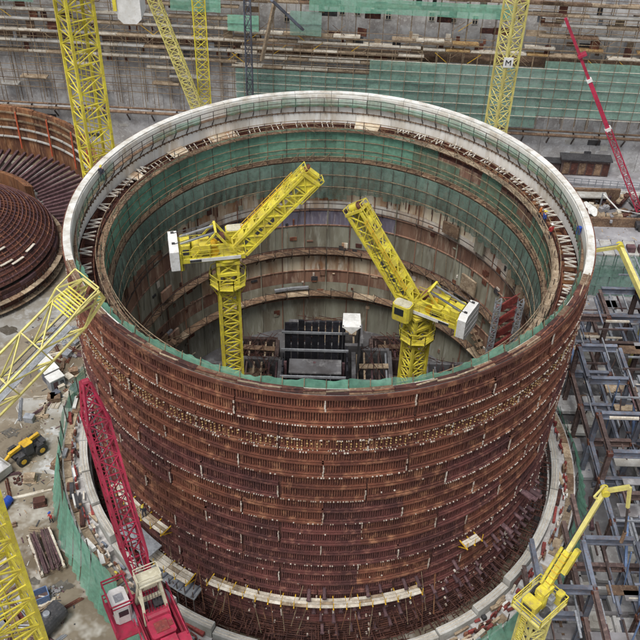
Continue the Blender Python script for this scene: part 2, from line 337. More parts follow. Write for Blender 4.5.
for lift in range(10):
    z = -3.0 * (lift + 1)
    for s in range(SEG):
        kd = row_kind[lift]
        if rnd.random() < .12 and lift != 1: kd = 'plain' if lift < 8 else 'rods'
        part('panel', rnd.choice((PM_SHADED if rnd.random() < (0, .1, .2, .3, .4, .5, .65, .8, .9, 1)[lift] else PM)[kd]), None, drum, T(0, 0, z - 0.15, R_(s * SA + (lift % 2) * SA / 2 + rnd.uniform(-.4, .4))))  # panels with painted-in shade get likelier with each lift down
# exposed bars below the last lift
mb = MB()
for i in range(360):
    a = i + rnd.uniform(-.2, .2); mb.bar(pol(24.32, a, -35), pol(24.32, a, -30.1), .09, .09)
for k in range(12): mb.arc(24.33, 24.42, -34.8 + k * .4, -34.73 + k * .4, 0, 360, 90)
o = part('lower_bars', mb, 'rust_dark', drum); o['kind'] = 'stuff'
# rim: thin rusty lip, white cap segments, brown lip along the front
part('rim_lip', MB().arc(24.2, 24.55, -0.35, 0.06, 0, 360, 128), 'rust', drum)
CAPN = 36
for s in range(CAPN):
    a0 = s * 10 + .04; a1 = s * 10 + 9.96
    part('cap_panel', MB().arc(23.78, 24.42, -.05, .14 + rnd.uniform(-.012, .012), a0, a1, 4), 'white_cap', drum)
    part('form_panel', MB().arc(23.73, 23.89, -2.12, -.055, a0, a1, 4), 'white_form', drum)
    part('form_panel', MB().arc(23.71 + rnd.uniform(-.02, .02), 23.89, -3.5, -2.2, a0 + 3, a1 + 3, 4), 'white_form', drum)
mb = MB().arc(23.6, 23.75, -2.19, -2.13, 0, 360, 120)
for i in range(240): mb.box(pol(23.61, i * 1.5, -2.16), (.20, .06, .22), R_(i * 1.5))
part('form_ledge', mb, 'plank_brown', drum)
# starter bars standing in the open top of the wall
mb = MB()
for i in range(1080):
    a = i / 3 + rnd.uniform(-.08, .08)
    for r0 in (22.2, 23.55):
        h = rnd.uniform(.3, .75); mb.bar(pol(r0 + rnd.uniform(-.08, .08), a, -4.4), pol(r0, a + rnd.uniform(-.1, .1), -4.3 + h), .055, .055)
for k in range(4): mb.arc(22.15, 22.22, -4.15 + k * .22, -4.09 + k * .22, 0, 360, 100); mb.arc(23.5, 23.57, -4.15 + k * .22, -4.09 + k * .22, 0, 360, 100)
o = part('starter_bars', mb, 'rust', drum); o['kind'] = 'stuff'
for i in range(150):                                             # horizontal bar mats lying in the slot
    a = i * 2.4; part('rebar_mat', MB().arc(22.3, 23.5, -4.28, -4.2 + rnd.uniform(0, .12), a, a + 1.7, 2), 'rust_orange' if (a < 80 or a > 330) and rnd.random() < .75 else 'rust_dark', drum)
# white zigzag stirrups
def stirrup_mesh(n, seed):
    r = random.Random(seed); mb = MB(); p = None
    for k in range(n + 1):
        q = Vector(pol(23.5 if k % 2 else 22.35, (k - n / 2) * .80 + r.uniform(-.12, .12), -3.15 + r.uniform(-.1, .1)))
        if p is not None: mb.bar(p, q, .10, .10)
        p = q
    return mb.mesh('stirrup', 'white_rod')
SM = [stirrup_mesh(4, 1), stirrup_mesh(5, 2), stirrup_mesh(4, 3)]
SM2 = []
for s in (4, 5):
    r = random.Random(s); mb = MB()
    for k in (-1, 0, 1): mb.bar(pol(22.2, k * 1.5 + r.uniform(-.3, .3), -3.4), pol(22.8, k * 1.5 + .3, -3.0), .07, .07)
    SM2.append(mb.mesh('stirrup', 'white_rod'))
a = -34
while a < 72:
    part('stirrup', rnd.choice(SM), None, drum, T(0, 0, rnd.uniform(-.1, .1), R_(a))); a += rnd.uniform(5.0, 5.8)
a = 84
while a < 150:
    part('stirrup', rnd.choice(SM2), None, drum, T(0, 0, 0, R_(a))); a += rnd.uniform(5, 8)
a = 150
while a < 205:
    part('stirrup', rnd.choice(SM), None, drum, T(0, 0, rnd.uniform(-.1, .1), R_(a))); a += rnd.uniform(4.8, 7)
# tan timber infill boards bridging the slot at the back left
for a0, a1 in ((118, 126), (134, 139), (151, 154), (76, 83)):
    part('infill_board', MB().arc(22.2, 23.7, -3.42, -3.3, a0, a1, 4), 'liner_cream', drum)
# tendon sleeves low on the wall
def sleeve_mesh(r, L, seed):
    mb = MB(); mb.tube((24.2, 0, 0), (24.2 + L, 0, -.35), r, 10); mb.tube((24.2 + L - .12, 0, -.32), (24.2 + L + .04, 0, -.36), r * 1.25, 10)
    return mb.mesh('sleeve', 'rust_purple')
SL = [sleeve_mesh(.17, 1.0, 0), sleeve_mesh(.13, .7, 1), sleeve_mesh(.24, 1.5, 2)]
for k, z in enumerate((-25.2, -27.2, -28.9, -31.0)):
    for i in range(24):
        a = 268 + i * 3.0 + k * 1.1 + rnd.uniform(-.5, .5)
        if a < 336 and rnd.random() < (.8 if k else .5): part('sleeve', SL[rnd.choice((0, 0, 1))], None, drum, T(0, 0, z + rnd.uniform(-.3, .3), R_(a)))
for a, z in ((322, -21.5), (326, -23.5), (316, -24.3), (330, -24.9)): part('sleeve', SL[2], None, drum, T(0, 0, z, R_(a)))
for i in range(40):                                               # pale plastic caps between the sleeves
    a = rnd.uniform(236, 336); part('duct_cap', MB().box(pol(24.6, a, rnd.uniform(-33, -26.5)), (.25, .16, .16), R_(a)), 'pale_bits', drum)

# ------------------------------------------------------------------ walkway hung inside the white form
hung = thing('hung_walkway', 'narrow bracketed timber walkway hung inside the white rim', 'walkway', (0, 0, -1.3))
BR = MB()
BR.bar((23.75, 0, -.02), (23.25, 0, -.02), .07); BR.bar((23.75, 0, -.8), (23.3, 0, -.05), .08); BR.bar((23.28, 0, -.1), (23.26, 0, 1.1), .06)
BRM = BR.mesh('bracket', 'pole_dark')
for i in range(90): part('bracket', BRM, None, hung, T(0, 0, -1.3, R_(i * 4)))
for i in range(45):
    part('plank', MB().arc(23.28, 23.68, -1.27, -1.21 + rnd.uniform(0, .03), i * 8 + .1, i * 8 + 7.9, 3), 'plank_brown', hung)
part('rail', MB().arc(23.24, 23.29, -.22, -.17, 0, 360, 120).arc(23.24, 23.29, -.72, -.68, 0, 360, 120), 'pole_dark', hung)
rn = thing('rim_netting', 'thin see-through green netting on the rail just inside the white rim', 'netting', (0, 0, -1.2))
for i in range(45):
    a0 = i * 8
    if 200 < a0 < 336 or rnd.random() < .06: continue
    h = rnd.uniform(-.35, .12); am = rnd.uniform(.05, .13); ph = rnd.uniform(0, 6)
    part('net_panel', MB().sheet(lambda u, v: pol(23.26 + am * math.sin(u * 14 + ph) * (1 - v) + .05 * math.sin(v * 5 + ph), a0 + 8 * u, -1.2 + v * (1.05 + h + .08 * math.sin(u * 5 + ph))), 12, 4), 'net_thin', rn, smooth=True)
# green sheet folded over the front of the rim
fn_ = thing('rim_drape', 'green netting standing along the near front edge of the rim', 'netting', (0, 0, .2))
for i in range(34):
    a0 = 202 + i * 4; ph = rnd.uniform(0, 6)
    part('net_panel', MB().sheet(lambda u, v: pol(23.70 - .30 * v * (1 + .4 * math.sin(ph)) + .05 * math.sin(u * 11 + ph) * v, a0 + 4.03 * u, -.35 + v * (.80 + .16 * math.sin((a0 + 4 * u) * .19) + .10 * math.sin((a0 + 4 * u) * .83) + .03 * math.sin((a0 + 4 * u) * 3.1))), 10, 5), 'net', fn_, smooth=True)
    part('edge_board', MB().arc(23.74 + rnd.uniform(0, .2), 24.46, .15, .22 + rnd.uniform(0, .05), a0 + .01, a0 + 3.99, 3), 'rust_dark' if rnd.random() < .6 else 'plank_brown', fn_)
    part('lip_bar', MB().bar(pol(24.3, a0, .34), pol(24.3 + rnd.uniform(-.2, .1), a0 + 4.2, .34), .10, .10), rnd.choice(('rust', 'timber', 'rust_dark')), fn_)
    part('net_post', MB().bar(pol(23.72, a0, -.3), pol(23.45, a0, .75), .06), 'pole', fn_)

# ================================================================== INSIDE THE DRUM
scaf = thing('ring_scaffold', 'two-level ring scaffold with plank walkways inside the drum', 'scaffold', (0, 0, -7))
for i in range(72):
    a = i * 5
    part('standard', MB().bar(pol(21.8, a, -11.5), pol(21.85, a, -2.2), .07).bar(pol(20.95, a, -11.5), pol(20.95, a, -5.9), .06), 'pole_dark', scaf)
    part('plank', MB().arc(20.9, 21.7, -6.98, -6.9 + rnd.uniform(0, .03), a + .1, a + 4.9, 3), 'plank_brown', scaf)
    part('plank', MB().arc(21.2, 21.85, -3.35, -3.27 + rnd.uniform(0, .03), a + .1, a + 4.9, 3), 'timber' if a < 70 or a > 320 else 'plank_brown', scaf)
    part('transom', MB().bar(pol(20.9, a, -7.02), pol(21.8, a, -7.02), .08).bar(pol(20.93, a, -6.0), pol(20.93, a + 2.4, -6.95), .05).bar(pol(21.65, a, -6.2), pol(21.65, a + 2.5, -6.95), .05).bar(pol(21.2, a, -2.3), pol(21.2, a, -3.4), .05).bar(pol(21.2, a, -3.4), pol(21.2, a + 4.9, -2.4), .04), 'pole', scaf)
for i in range(60): a = i * 6 + 1.5; part('standard', MB().bar(pol(21.36, a, -7.0), pol(21.5, a, -2.6), .06), 'pole_dark' if i % 2 else 'pole', scaf)
for i in range(90): a = i * 4 + 1; part('net_pole', MB().bar(pol(20.46, a, -11.0 + rnd.uniform(0, .6)), pol(20.6, a, -7.0), .045), 'pole_dark', scaf)
rails = MB()
for r0, z in ((20.95, -5.9), (20.95, -6.4), (21.65, -5.95), (21.2, -2.3), (21.2, -2.8), (21.85, -2.25), (21.4, -4.5), (21.4, -5.6), (20.5, -8.6), (20.48, -10.2)): rails.arc(r0 - .03, r0 + .03, z - .03, z + .03, 0, 360, 120)
part('rail', rails, 'pole', scaf)
n1 = thing('upper_inner_netting', 'bright green debris netting round the upper inside scaffold', 'netting', (0, 0, -5))
for i in range(45):
    a0 = i * 8
    ph = rnd.uniform(0, 6); rt = a0 < 64 or a0 > 320
    part('net_panel', MB().sheet(lambda u, v: pol(21.62 - .2 * (1 - v) + .04 * math.sin(u * 12 + ph) + .03 * math.sin(v * 9 + ph), a0 + 8.02 * u, -6.75 + v * ((2.2 + 1.2 * math.sin(i * 2.1) if rt else 3.6) + .12 * math.sin(ph))), 10, 8), 'net_thin' if rt else 'net', n1, smooth=True)
n2 = thing('lower_inner_netting', 'shade-darkened green debris netting hanging below the inside walkway', 'netting', (0, 0, -9))
for i in range(60):
    a0 = i * 6; ph = rnd.uniform(0, 6); zb = -11.0 - rnd.uniform(0, .7) - .5 * math.sin(i * .55)
    part('net_panel', MB().sheet(lambda u, v: pol(20.85 + .12 * math.sin(u * 6.28 * 2 + v * 5) * (1 - v) - .25 * math.sin(v * 3.14), a0 + 6.03 * u, -7.08 + (zb + 7.08) * (1 - v)), 12, 8), 'net_shaded', n2, smooth=True)
# steel liner rings: each ring of plates its own colour
liner = thing('containment_liner', 'stained steel liner wall lining the inside of the drum', 'wall', (0, 0, -33))
bands = [(-4.4, -11.2, lambda a: 'liner_rust'), (-11.2, -12.9, lambda a: 'liner_cream' if 40 < a < 140 else ('liner_white' if a < 60 or a > 340 else ('liner_cream' if a < 170 else 'liner_rust'))),
         (-12.9, -14.2, lambda a: 'liner_white' if a < 145 else 'liner_rust'), (-14.2, -16.4, lambda a: 'liner_violet' if 68 < a < 150 else 'liner_rust'),
         (-16.4, -19.9, lambda a: 'liner_green'), (-19.9, -21.2, lambda a: 'liner_rust'),
         (-21.2, -23.4, lambda a: 'liner_cream' if 50 < a < 135 else 'liner_green'), (-23.4, -25.4, lambda a: 'liner_rust'), (-25.4, -33.1, lambda a: 'liner_green')]
for k, (zt, zb, f) in enumerate(bands):
    for s in range(24):
        a0 = s * 15 + (k % 2) * 7.5
        part('liner_plate', MB().arc((21.8 if k == 0 else 21.6) + rnd.uniform(-.02, .02), 21.93, zb + .02, zt - .02, a0 + .05, a0 + 14.95, 4), f((a0 + 7.5) % 360), liner)
for k in range(48):
    a = k * 7.5; part('stiffener', MB().bar(pol(21.53, a, -33), pol(21.53, a, -11.3), .10, .14), 'liner_rust' if k % 3 else 'liner_green', liner)
for k in range(34):
    a = rnd.uniform(20, 160); part('rust_drip', MB().bar(pol(21.55, a, -12.2 - rnd.uniform(.1, .8)), pol(21.55, a, -11.2), .16, .08), 'rust', liner)
for z in (-14.2, -16.4, -23.4, -28): part('ring_angle', MB().arc(21.48, 21.62, z - .06, z + .06, 0, 360, 96), 'liner_rust', liner)
for i in range(230):
    a = rnd.uniform(-40, 220); z = rnd.uniform(-32, -11.6); w = rnd.uniform(.15, .9); h = rnd.uniform(.12, .9)
    part('anchor_plate', MB().box(pol(21.52, a, z), (.10, w, h), R_(a)), rnd.choice(('liner_rust', 'liner_cream', 'dark_metal', 'liner_green', 'rust', 'liner_white', 'rust_dark')), liner)
for i in range(60):
    a = rnd.uniform(-30, 210); z = rnd.uniform(-26, -15); part('hanging_cable', MB().bar(pol(21.3, a, z), pol(21.35, a + rnd.uniform(-1.5, 1.5), z + rnd.uniform(2, 7)), .04), rnd.choice(('pole_dark', 'pole', 'dark_metal')), liner)
gal = thing('lower_gallery', 'bracketed scaffold gallery low on the inner liner wall', 'gallery', (0, 0, -20))
for i in range(60):
    a = i * 6
    part('plank', MB().arc(20.6, 21.5, -20.25, -20.17, a + .1, a + 5.9, 3), 'plank_brown', gal)
    part('bracket', MB().bar(pol(21.5, a, -21.4), pol(20.65, a, -20.3), .09).bar(pol(20.62, a, -20.3), pol(20.62, a, -19.1), .06).bar(pol(20.62, a, -20.2), pol(20.62, a + 5.9, -19.15), .05), 'pole_dark', gal)
    if i % 2 == 0: part('bracket', MB().bar(pol(21.5, a, -14.4), pol(21.0, a, -13.7), .08).bar(pol(21.0, a, -13.7), pol(21.0, a, -12.9), .06), 'pole_dark', gal)
part('rail', MB().arc(20.59, 20.65, -19.15, -19.09, 0, 360, 120).arc(20.95, 21.05, -13.72, -13.62, 0, 360, 120).arc(20.97, 21.03, -12.95, -12.88, 0, 360, 120), 'pole_dark', gal)
for a0, a1, z in ((96, 108, -26.2), (60, 72, -27.5), (40, 55, -24.4), (150, 168, -25)):
    part('pipe_run', MB().arc(21.1, 21.4, z, z + .35, a0, a1, 4), 'grey_metal', gal)
lg2 = thing('bottom_gallery', 'dark scaffold gallery near the drum floor on the inner wall', 'gallery', (0, 0, -27))
for i in range(45):
    a = i * 8
    part('plank', MB().arc(20.4, 21.5, -26.8, -26.7, a + .1, a + 7.9, 3), 'plank_brown' if i % 3 else 'timber', lg2)
    part('bracket', MB().bar(pol(21.5, a, -28), pol(20.45, a, -26.8), .1).bar(pol(20.42, a, -26.8), pol(20.42, a, -25.5), .07).bar(pol(20.42, a, -26.7), pol(20.42, a + 7.9, -25.6), .05), 'pole_dark', lg2)
for i in range(26):                                             # shutters stacked against the liner on the left and right
    a = rnd.choice((rnd.uniform(140, 205), rnd.uniform(-30, 60))); z = rnd.choice((-19.5, -26.1, -13.2)); w = rnd.uniform(3, 7)
    part('shutter', MB().arc(20.9, 21.15, z, z + rnd.uniform(1.0, 2.3), a, a + w, 3), rnd.choice(('liner_rust', 'timber', 'plank_brown', 'liner_green')), lg2)
for a0, a1, z0, z1 in ((150, 190, -26, -19), (172, 205, -19.6, -13.5), (15, 45, -26.5, -20)):   # raking stair flights
    n = 14
    for k in range(n): t_ = k / n; part('stair_tread', MB().box(pol(20.3, a0 + (a1 - a0) * t_, z0 + (z1 - z0) * t_), (.9, .7, .1), R_(a0 + (a1 - a0) * t_)), 'plank_brown', lg2)
    mb = MB(); pr = None
    for k in range(n + 1):
        q = pol(19.85, a0 + (a1 - a0) * k / n, z0 + (z1 - z0) * k / n + 1.0)
        if pr: mb.bar(pr, q, .07)
        mb.bar(q, (q[0], q[1], q[2] - 1.1), .05); pr = q
    part('stair_rail', mb, 'pole', lg2)
# floor and the dark structure in the middle
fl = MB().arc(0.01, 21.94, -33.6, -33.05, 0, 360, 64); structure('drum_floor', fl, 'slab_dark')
core = thing('dark_enclosure', 'black panelled steel enclosure with grey decks on the drum floor', 'enclosure', (-1, 4, -33))
x0, x1 = -4.6, 2.4
for i in range(9):
    xa = x0 + (x1 - x0) * i / 9; hh = -19.0 + rnd.uniform(-.25, .25)
    part('panel', MB().box((xa + .37, 6.1 + rnd.uniform(-.1, .1), (hh - 33) / 2), (.66, .22, hh + 33)), 'black_panel', core)
for i in range(6):
    part('panel', MB().box((x1 + .15, 1.0 + i * .85, -27.5), (.2, .76, 11.5 + rnd.uniform(-1, 1))), 'black_panel', core)
    part('panel', MB().box((x0 - .1, 1.0 + i * .85, -28), (.2, .76, 10 + rnd.uniform(-1, .3))), 'black_panel', core)
for z, y in ((-20.4, 5.8), (-21.7, 4.3), (-22.9, 1.2), (-24.6, .4)): part('beam', MB().box((-1.1, y, z), (7.6, .16, .28)), 'grey_metal', core)
part('deck', MB().box((-1.0, 3.0, -23.0), (5.9, 2.3, .16)), 'slab_dark', core)
part('deck', MB().box((-1.2, 0.3, -24.9), (5.6, 1.5, .16)), 'slab', core)
for x in (-4.4, -1.1, 2.2):
    for y in (0, 3.6): part('column', MB().box((x, y, -28), (.3, .3, 10.2)), 'rust_purple', core)
for i in range(5): part('louvre', MB().box((-1.1, -.42, -25.6 - i * .7), (4.8, .12, .3)), 'grey_metal' if i % 2 else 'black_panel', core)
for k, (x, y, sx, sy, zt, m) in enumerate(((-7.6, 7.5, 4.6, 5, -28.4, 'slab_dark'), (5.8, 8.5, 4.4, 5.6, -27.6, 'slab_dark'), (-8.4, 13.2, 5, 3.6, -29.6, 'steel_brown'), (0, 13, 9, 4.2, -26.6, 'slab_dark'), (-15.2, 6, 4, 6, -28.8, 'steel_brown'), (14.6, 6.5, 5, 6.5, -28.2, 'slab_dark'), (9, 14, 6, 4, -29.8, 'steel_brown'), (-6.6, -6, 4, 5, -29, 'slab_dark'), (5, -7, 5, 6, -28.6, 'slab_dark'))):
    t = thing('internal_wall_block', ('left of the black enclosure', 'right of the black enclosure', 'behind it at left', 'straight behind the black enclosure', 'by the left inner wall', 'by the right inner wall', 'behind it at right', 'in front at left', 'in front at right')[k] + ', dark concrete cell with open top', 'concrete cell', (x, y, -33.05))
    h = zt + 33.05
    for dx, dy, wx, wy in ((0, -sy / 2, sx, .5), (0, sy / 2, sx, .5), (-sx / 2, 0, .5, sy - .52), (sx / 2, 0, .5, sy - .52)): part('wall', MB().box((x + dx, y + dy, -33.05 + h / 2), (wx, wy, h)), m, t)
    for j in range(5): part('cross_beam', MB().box((x - sx / 2 + (j + .5) * sx / 5, y, zt - .5), (.22, sy - .6, .3)), rnd.choice(('rust_purple', 'steel_brown', 'timber', 'grey_metal')), t)
    part('cover_plank', MB().box((x + rnd.uniform(-.5, .5), y + rnd.uniform(-1, 1), zt + .06), (sx * .8, .8, .1), rnd.uniform(-.1, .1)), rnd.choice(('timber', 'plank_brown', 'timber_pale')), t)
    part('starter_bars', (lambda mb: [mb.bar((x - sx / 2 + rnd.random() * sx, y + rnd.choice((-1, 1)) * sy / 2, zt), (x - sx / 2 + rnd.random() * sx, y + rnd.choice((-1, 1)) * sy / 2, zt + .9), .05) for _ in range(14)] and mb)(MB()), 'rust_dark', t)['kind'] = 'stuff'
# white sheeted shelter
sh = thing('sheeted_shelter', 'small white sheet tent on top of the black enclosure', 'shelter', (2.9, 5.6, -20))
mb = MB(); a, b, zt = 2.0, 3.9, -18.0
mb.add([(a - .1, 4.6, zt - .35), (b + .1, 4.6, zt - .35), (b, 6.6, zt), (a, 6.6, zt), (2.95, 4.5, zt - 1.3)], [(0, 1, 2, 3), (0, 4, 1)]); mb.add([(a - .1, 4.6, zt - .45), (b + .1, 4.6, zt - .45), (b, 6.6, zt - .1), (a, 6.6, zt - .1)], [(3, 2, 1, 0)])
part('sheet', mb, 'tarp', sh)
for x, y in ((a, 4.7), (b, 4.7), (a, 6.5), (b, 6.5)): part('post', MB().bar((x, y, -32.9), (x, y, zt - .2), .12), 'dark_metal', sh)
# equipment and pipes on the drum floor
for i in range(46):
    r0 = rnd.uniform(9, 19.5); a = rnd.uniform(0, 360); x, y, _ = pol(r0, a, 0); rz = rnd.uniform(0, 3.1); k = i % 4
    if abs(x + 1) < 6.5 and abs(y - 3) < 7: continue
    if (x + 9.9) ** 2 + y ** 2 < 7 or (x - 9.4) ** 2 + (y + 1) ** 2 < 7: continue
    if k == 0: single('steel_crate', MB().cbox((0, 0, .7), (2.2, 1.4, 1.4), .12).box((0, 0, 1.45), (1.9, 1.1, .12)), 'grey_metal', 'grey steel crate standing on the drum floor', 'crate', T(x, y, -33.05, rz), 'crates on the drum floor')
    elif k == 1:
        mb = MB()
        for j in range(5): mb.tube((-2, j * .22 - .44, .11), (2, j * .22 - .44, .11), .1, 6)
        for j in range(4): mb.tube((-1.9, j * .22 - .33, .30), (2.1, j * .22 - .33, .30), .1, 6)
        single('pipe_bundle', mb, 'rust_purple', 'bundle of rusty pipes lying on the drum floor', 'pipes', T(x, y, -33.05, rz), 'pipe bundles on the drum floor')
    elif k == 2: single('plank_stack', MB().box((0, 0, .1), (3, 1, .2)).box((.1, .05, .32), (2.8, .9, .18), .06).box((-.1, 0, .52), (2.9, .7, .16), -.05), 'timber', 'stack of timber planks on the drum floor', 'planks', T(x, y, -33.05, rz), 'plank stacks on the drum floor')
    else:
        mb = MB(); z = 0
        for d in (2.6,):
            for sx in (-1, 1):
                for sy in (-1, 1): mb.bar((sx * d / 2, sy * d / 2, 0), (sx * d / 2, sy * d / 2, 3.2), .09)
        for zz in (1.5, 3.1): mb.box((0, 0, zz), (2.8, 2.8, .08))
        single('tower_scaffold', mb, 'pole', 'small square scaffold tower on the drum floor', 'scaffold', T(x, y, -33.05, rz), 'scaffold towers on the drum floor')
# stair tower by the right inside wall
st = thing('stair_tower', 'pink and pale blue lattice stair tower against the right inside wall', 'stair tower', (18.6, 1.6, -33))
lm = lattice_mb(3.2, .55, .5, 5, .07, .05, cap=False).mesh('upright', 'grey_metal'); mb = MB()
for x in (17.6, 19.9):
    for i in range(7): part('upright', lm, None, st, T(x, .6, -33 + i * 3.2))
for i in range(12):
    z = -32.6 + i * 1.85
    part('flight', MB().bar((17.9, 1.0, z), (19.6, 1.0, z + 1.7), .8, .12, (0, 1, 0)).bar((17.9, .55, z + .9), (19.6, .55, z + 2.6), .08), 'red_brown', st)
    part('landing', MB().box((18.75, 1.5, z), (2.2, .5, .08)).bar((17.9, 1.75, z + 1), (19.6, 1.75, z + 1), .06), 'red_brown', st)

# ================================================================== CRANES
SECM = {}
def mast(parent, x, y, z0, z1, w, m, ch=.16, br=.09, rz=0, bay=2, L=3.0, X=False, name='mast_section'):
    key = (w, m, ch, br, bay, L, X)
    if key not in SECM: SECM[key] = lattice_mb(L, w, w, bay, ch, br, X, cap=False).mesh(name, m)
    n = max(1, int(round((z1 - z0) / L)))
    for i in range(n): part(name, SECM[key], None, parent, T(x, y, z1 - (i + 1) * L, rz))
def rail_mb(pts, h=1.0, w=.05, step=1.2):
    mb = MB()
    for p, q in zip(pts, pts[1:]):
        p = Vector(p); q = Vector(q); up = Vector((0, 0, h))
        mb.bar(p + up, q + up, w); mb.bar(p + up / 2, q + up / 2, w * .8); k = max(1, int((q - p).length / step))
        for i in range(k + 1): c = p + (q - p) * i / k; mb.bar(c, c + up, w)
    return mb

def luffing_top(t, M, luff, jibL, cab_side):
    """slewing deck, machinery, counterweight and short braced jib of the two cranes inside the drum; +X is the jib's side"""
    def P(name, mb, m, parent=t, smooth=False): return part(name, mb, m, parent, M if parent is t else None, smooth)
    P('slew_ring', MB().tube((0, 0, -.5), (0, 0, 0), 1.15, 20).tube((0, 0, -.25), (0, 0, -.1), 1.35, 20), 'yellow')
    P('deck', MB().box((-1.6, 0, .2), (6.6, 2.5, .22)).box((-1.6, 1.2, .35), (6.6, .16, .5)).box((-1.6, -1.2, .35), (6.6, .16, .5)), 'yellow')
    for sy in (-1, 1):
        P('side_band', MB().box((-1.2, sy * 1.31, .36), (4.9, .05, .36)), 'white_paint')
        P('placard', MB().box((-3.1, sy * 1.35, .36), (1.1, .03, .26)), 'dark_metal')
    cw = P('counterweight', MB().cbox((-5.05, 0, .75), (.85, 3.4, 3.0), .42, 0), 'white_paint')
    for z_ in (-.05, .75, 1.5): P('seam', MB().box((-5.49, 0, z_), (.03, 3.2 if z_ == .75 else 2.9, .05)), 'concrete')
    P('lifting_lug', MB().box((-5.05, -.9, 2.34), (.3, .12, .2)).box((-5.05, .9, 2.34), (.3, .12, .2)), 'dark_metal'); P('cable_drum', MB().tube((-.4, -.55, 1.9), (-.4, .55, 1.9), .3, 12), 'rust'); P('pendant_line', MB().tube((-1.0, .7, 3.15), (-4.9, .9, 2.3), .035, 5).tube((-1.0, -.7, 3.15), (-4.9, -.9, 2.3), .035, 5), 'dark_metal')
    P('counterweight_frame', MB().box((-4.5, 0, .4), (.2, 2.9, 2.0)).box((-4.75, 0, -.95), (1.1, 1.6, .25)), 'yellow')
    P('winch_drum', MB().tube((-2.9, -.8, 1.0), (-2.9, .8, 1.0), .48, 16).tube((-2.9, -.85, 1.0), (-2.9, -.75, 1.0), .68, 16).tube((-2.9, .75, 1.0), (-2.9, .85, 1.0), .68, 16), 'yellow')
    P('winch_drum', MB().tube((-1.3, -.7, .85), (-1.3, .7, .85), .38, 16).tube((-1.3, -.75, .85), (-1.3, -.65, .85), .55, 16).tube((-1.3, .65, .85), (-1.3, .75, .85), .55, 16), 'yellow_deep')
    P('engine_housing', MB().cbox((-3.95, 0, 1.15), (.9, 2.0, 1.6), .15), 'yellow')
    P('engine_housing', MB().cbox((-2.1, -.75, 1.5), (1.1, .8, .8), .12).cbox((-2.1, .75, 1.35), (1.0, .8, .6), .12), 'yellow')
    P('vent', MB().box((-3.95, -1.02, 1.2), (.6, .06, .7)), 'dark_metal'); P('motor', MB().tube((-2.2, .9, .75), (-1.5, .9, .75), .28, 12), 'dark_metal')
    fr = MB()
    for sy in (-.9, .9): fr.bar((.9, sy, .3), (-1.0, sy, 3.1), .2).bar((-3.4, sy, .3), (-1.0, sy, 3.1), .16).bar((-.1, sy, 1.7), (-2.2, sy, 1.7), .12)
    fr.bar((-1.0, -1, 3.1), (-1.0, 1, 3.1), .22); P('a_frame', fr, 'yellow')
    P('tie_bar', MB().bar((-1.0, .6, 2.95), (-4.4, .6, 2.0), .14).bar((-1.0, -.6, 2.95), (-4.4, -.6, 2.0), .14), 'grey_metal')
    P('handrail', rail_mb([(.9, -1.3, .6), (-4.3, -1.3, .6)], .9).add(*(lambda m: (m.v, m.f))(rail_mb([(.9, 1.3, .6), (-4.3, 1.3, .6)], .9))), 'yellow')
    cs = cab_side
    c = P('cab', MB().cbox((1.1, cs * 1.95, .55), (1.9, 1.25, 1.9), .22), 'yellow')
    P('cab_window', MB().box((2.07, cs * 1.95, .75), (.05, .9, .9)), 'glass_dark'); P('cab_window', MB().box((1.2, cs * 2.60, .8), (1.0, .05, .8)), 'glass_dark')
    P('cab_roof', MB().cbox((1.1, cs * 1.95, 1.54), (1.7, 1.1, .08), .2), 'cream_paint')
    # jib
    J = M @ T(1.25, 0, .55) @ Matrix.Rotation(R_(90 - luff), 4, 'Y')
    def Q(name, mb, m): return part(name, mb, m, t, J)
    W, D = 1.65, 1.3
    Q('jib', lattice_mb(jibL, W, D, 7, .24, .11, True), 'yellow')
    for sy in (-1, 1): Q('jib_web', MB().box((0, sy * .57, jibL * .30), (W * .80, .05, jibL * .5)), 'yellow'); 
    for sx in (-1, 1):
        for k in range(6): Q('jib_plate', MB().box((sx * W / 2, 0, jibL * (.12 + .15 * k)), (.06, D * .75, jibL * .085)), 'yellow')
    for sy in (-1, 1):
        for k in range(3): Q('placard', MB().box((-.2 + .2 * k, sy * .615, jibL * (.12 + .16 * k)), (.35, .02, .8)), 'dark_metal')
    Q('jib_head', MB().box((0, 0, jibL + .1), (W + .5, D + .3, .24)).tube((-.6, 0, jibL + .45), (.6, 0, jibL + .45), .35, 14).box((0, -.5, jibL - .5), (W + .7, .12, 1.5)), 'yellow')
    Q('sheave', MB().tube((-.75, .2, jibL + .5), (-.63, .2, jibL + .5), .42, 14), 'rust')
    cage = MB()
    for z in (jibL - 2.4, jibL + .7):
        for s in (-1, 1): cage.bar((s * 1.15, -.7, z), (s * 1.15, .55, z), .07)
        cage.bar((-1.15, -.7, z), (1.15, -.7, z), .07)
    for s in (-1, 1):
        for y in (-.7, -.1, .55): cage.bar((s * 1.15, y, jibL - 2.4), (s * 1.15, y, jibL + .7), .06)
        for k in range(3): cage.bar((s * 1.15, -.7, jibL - 2.4 + k * 1.0), (s * 1.15, .55, jibL - 2.4 + k * 1.0), .05)
    Q('head_cage', cage, 'yellow')
    Q('catwalk_rail', MB().bar((-1.0, .75, 1.5), (-1.0, .75, jibL - 1), .06).bar((-1.0, 1.15, 1.5), (-1.0, 1.15, jibL - 1), .06).add(*(lambda m: (m.v, m.f))(_posts(jibL))), 'yellow_deep')
    Q('hoist_rope', MB().tube((-.2, .8, 1.5), (-.2, .6, jibL + .4), .03, 5).tube((.2, .8, 1.5), (.2, .6, jibL + .4), .03, 5), 'dark_metal')
def _posts(L):
    mb = MB()
    for k in range(8): z = 1.6 + (L - 2.8) * k / 7; mb.bar((-1.0, .5, z), (-1.0, 1.15, z), .05)
    return mb
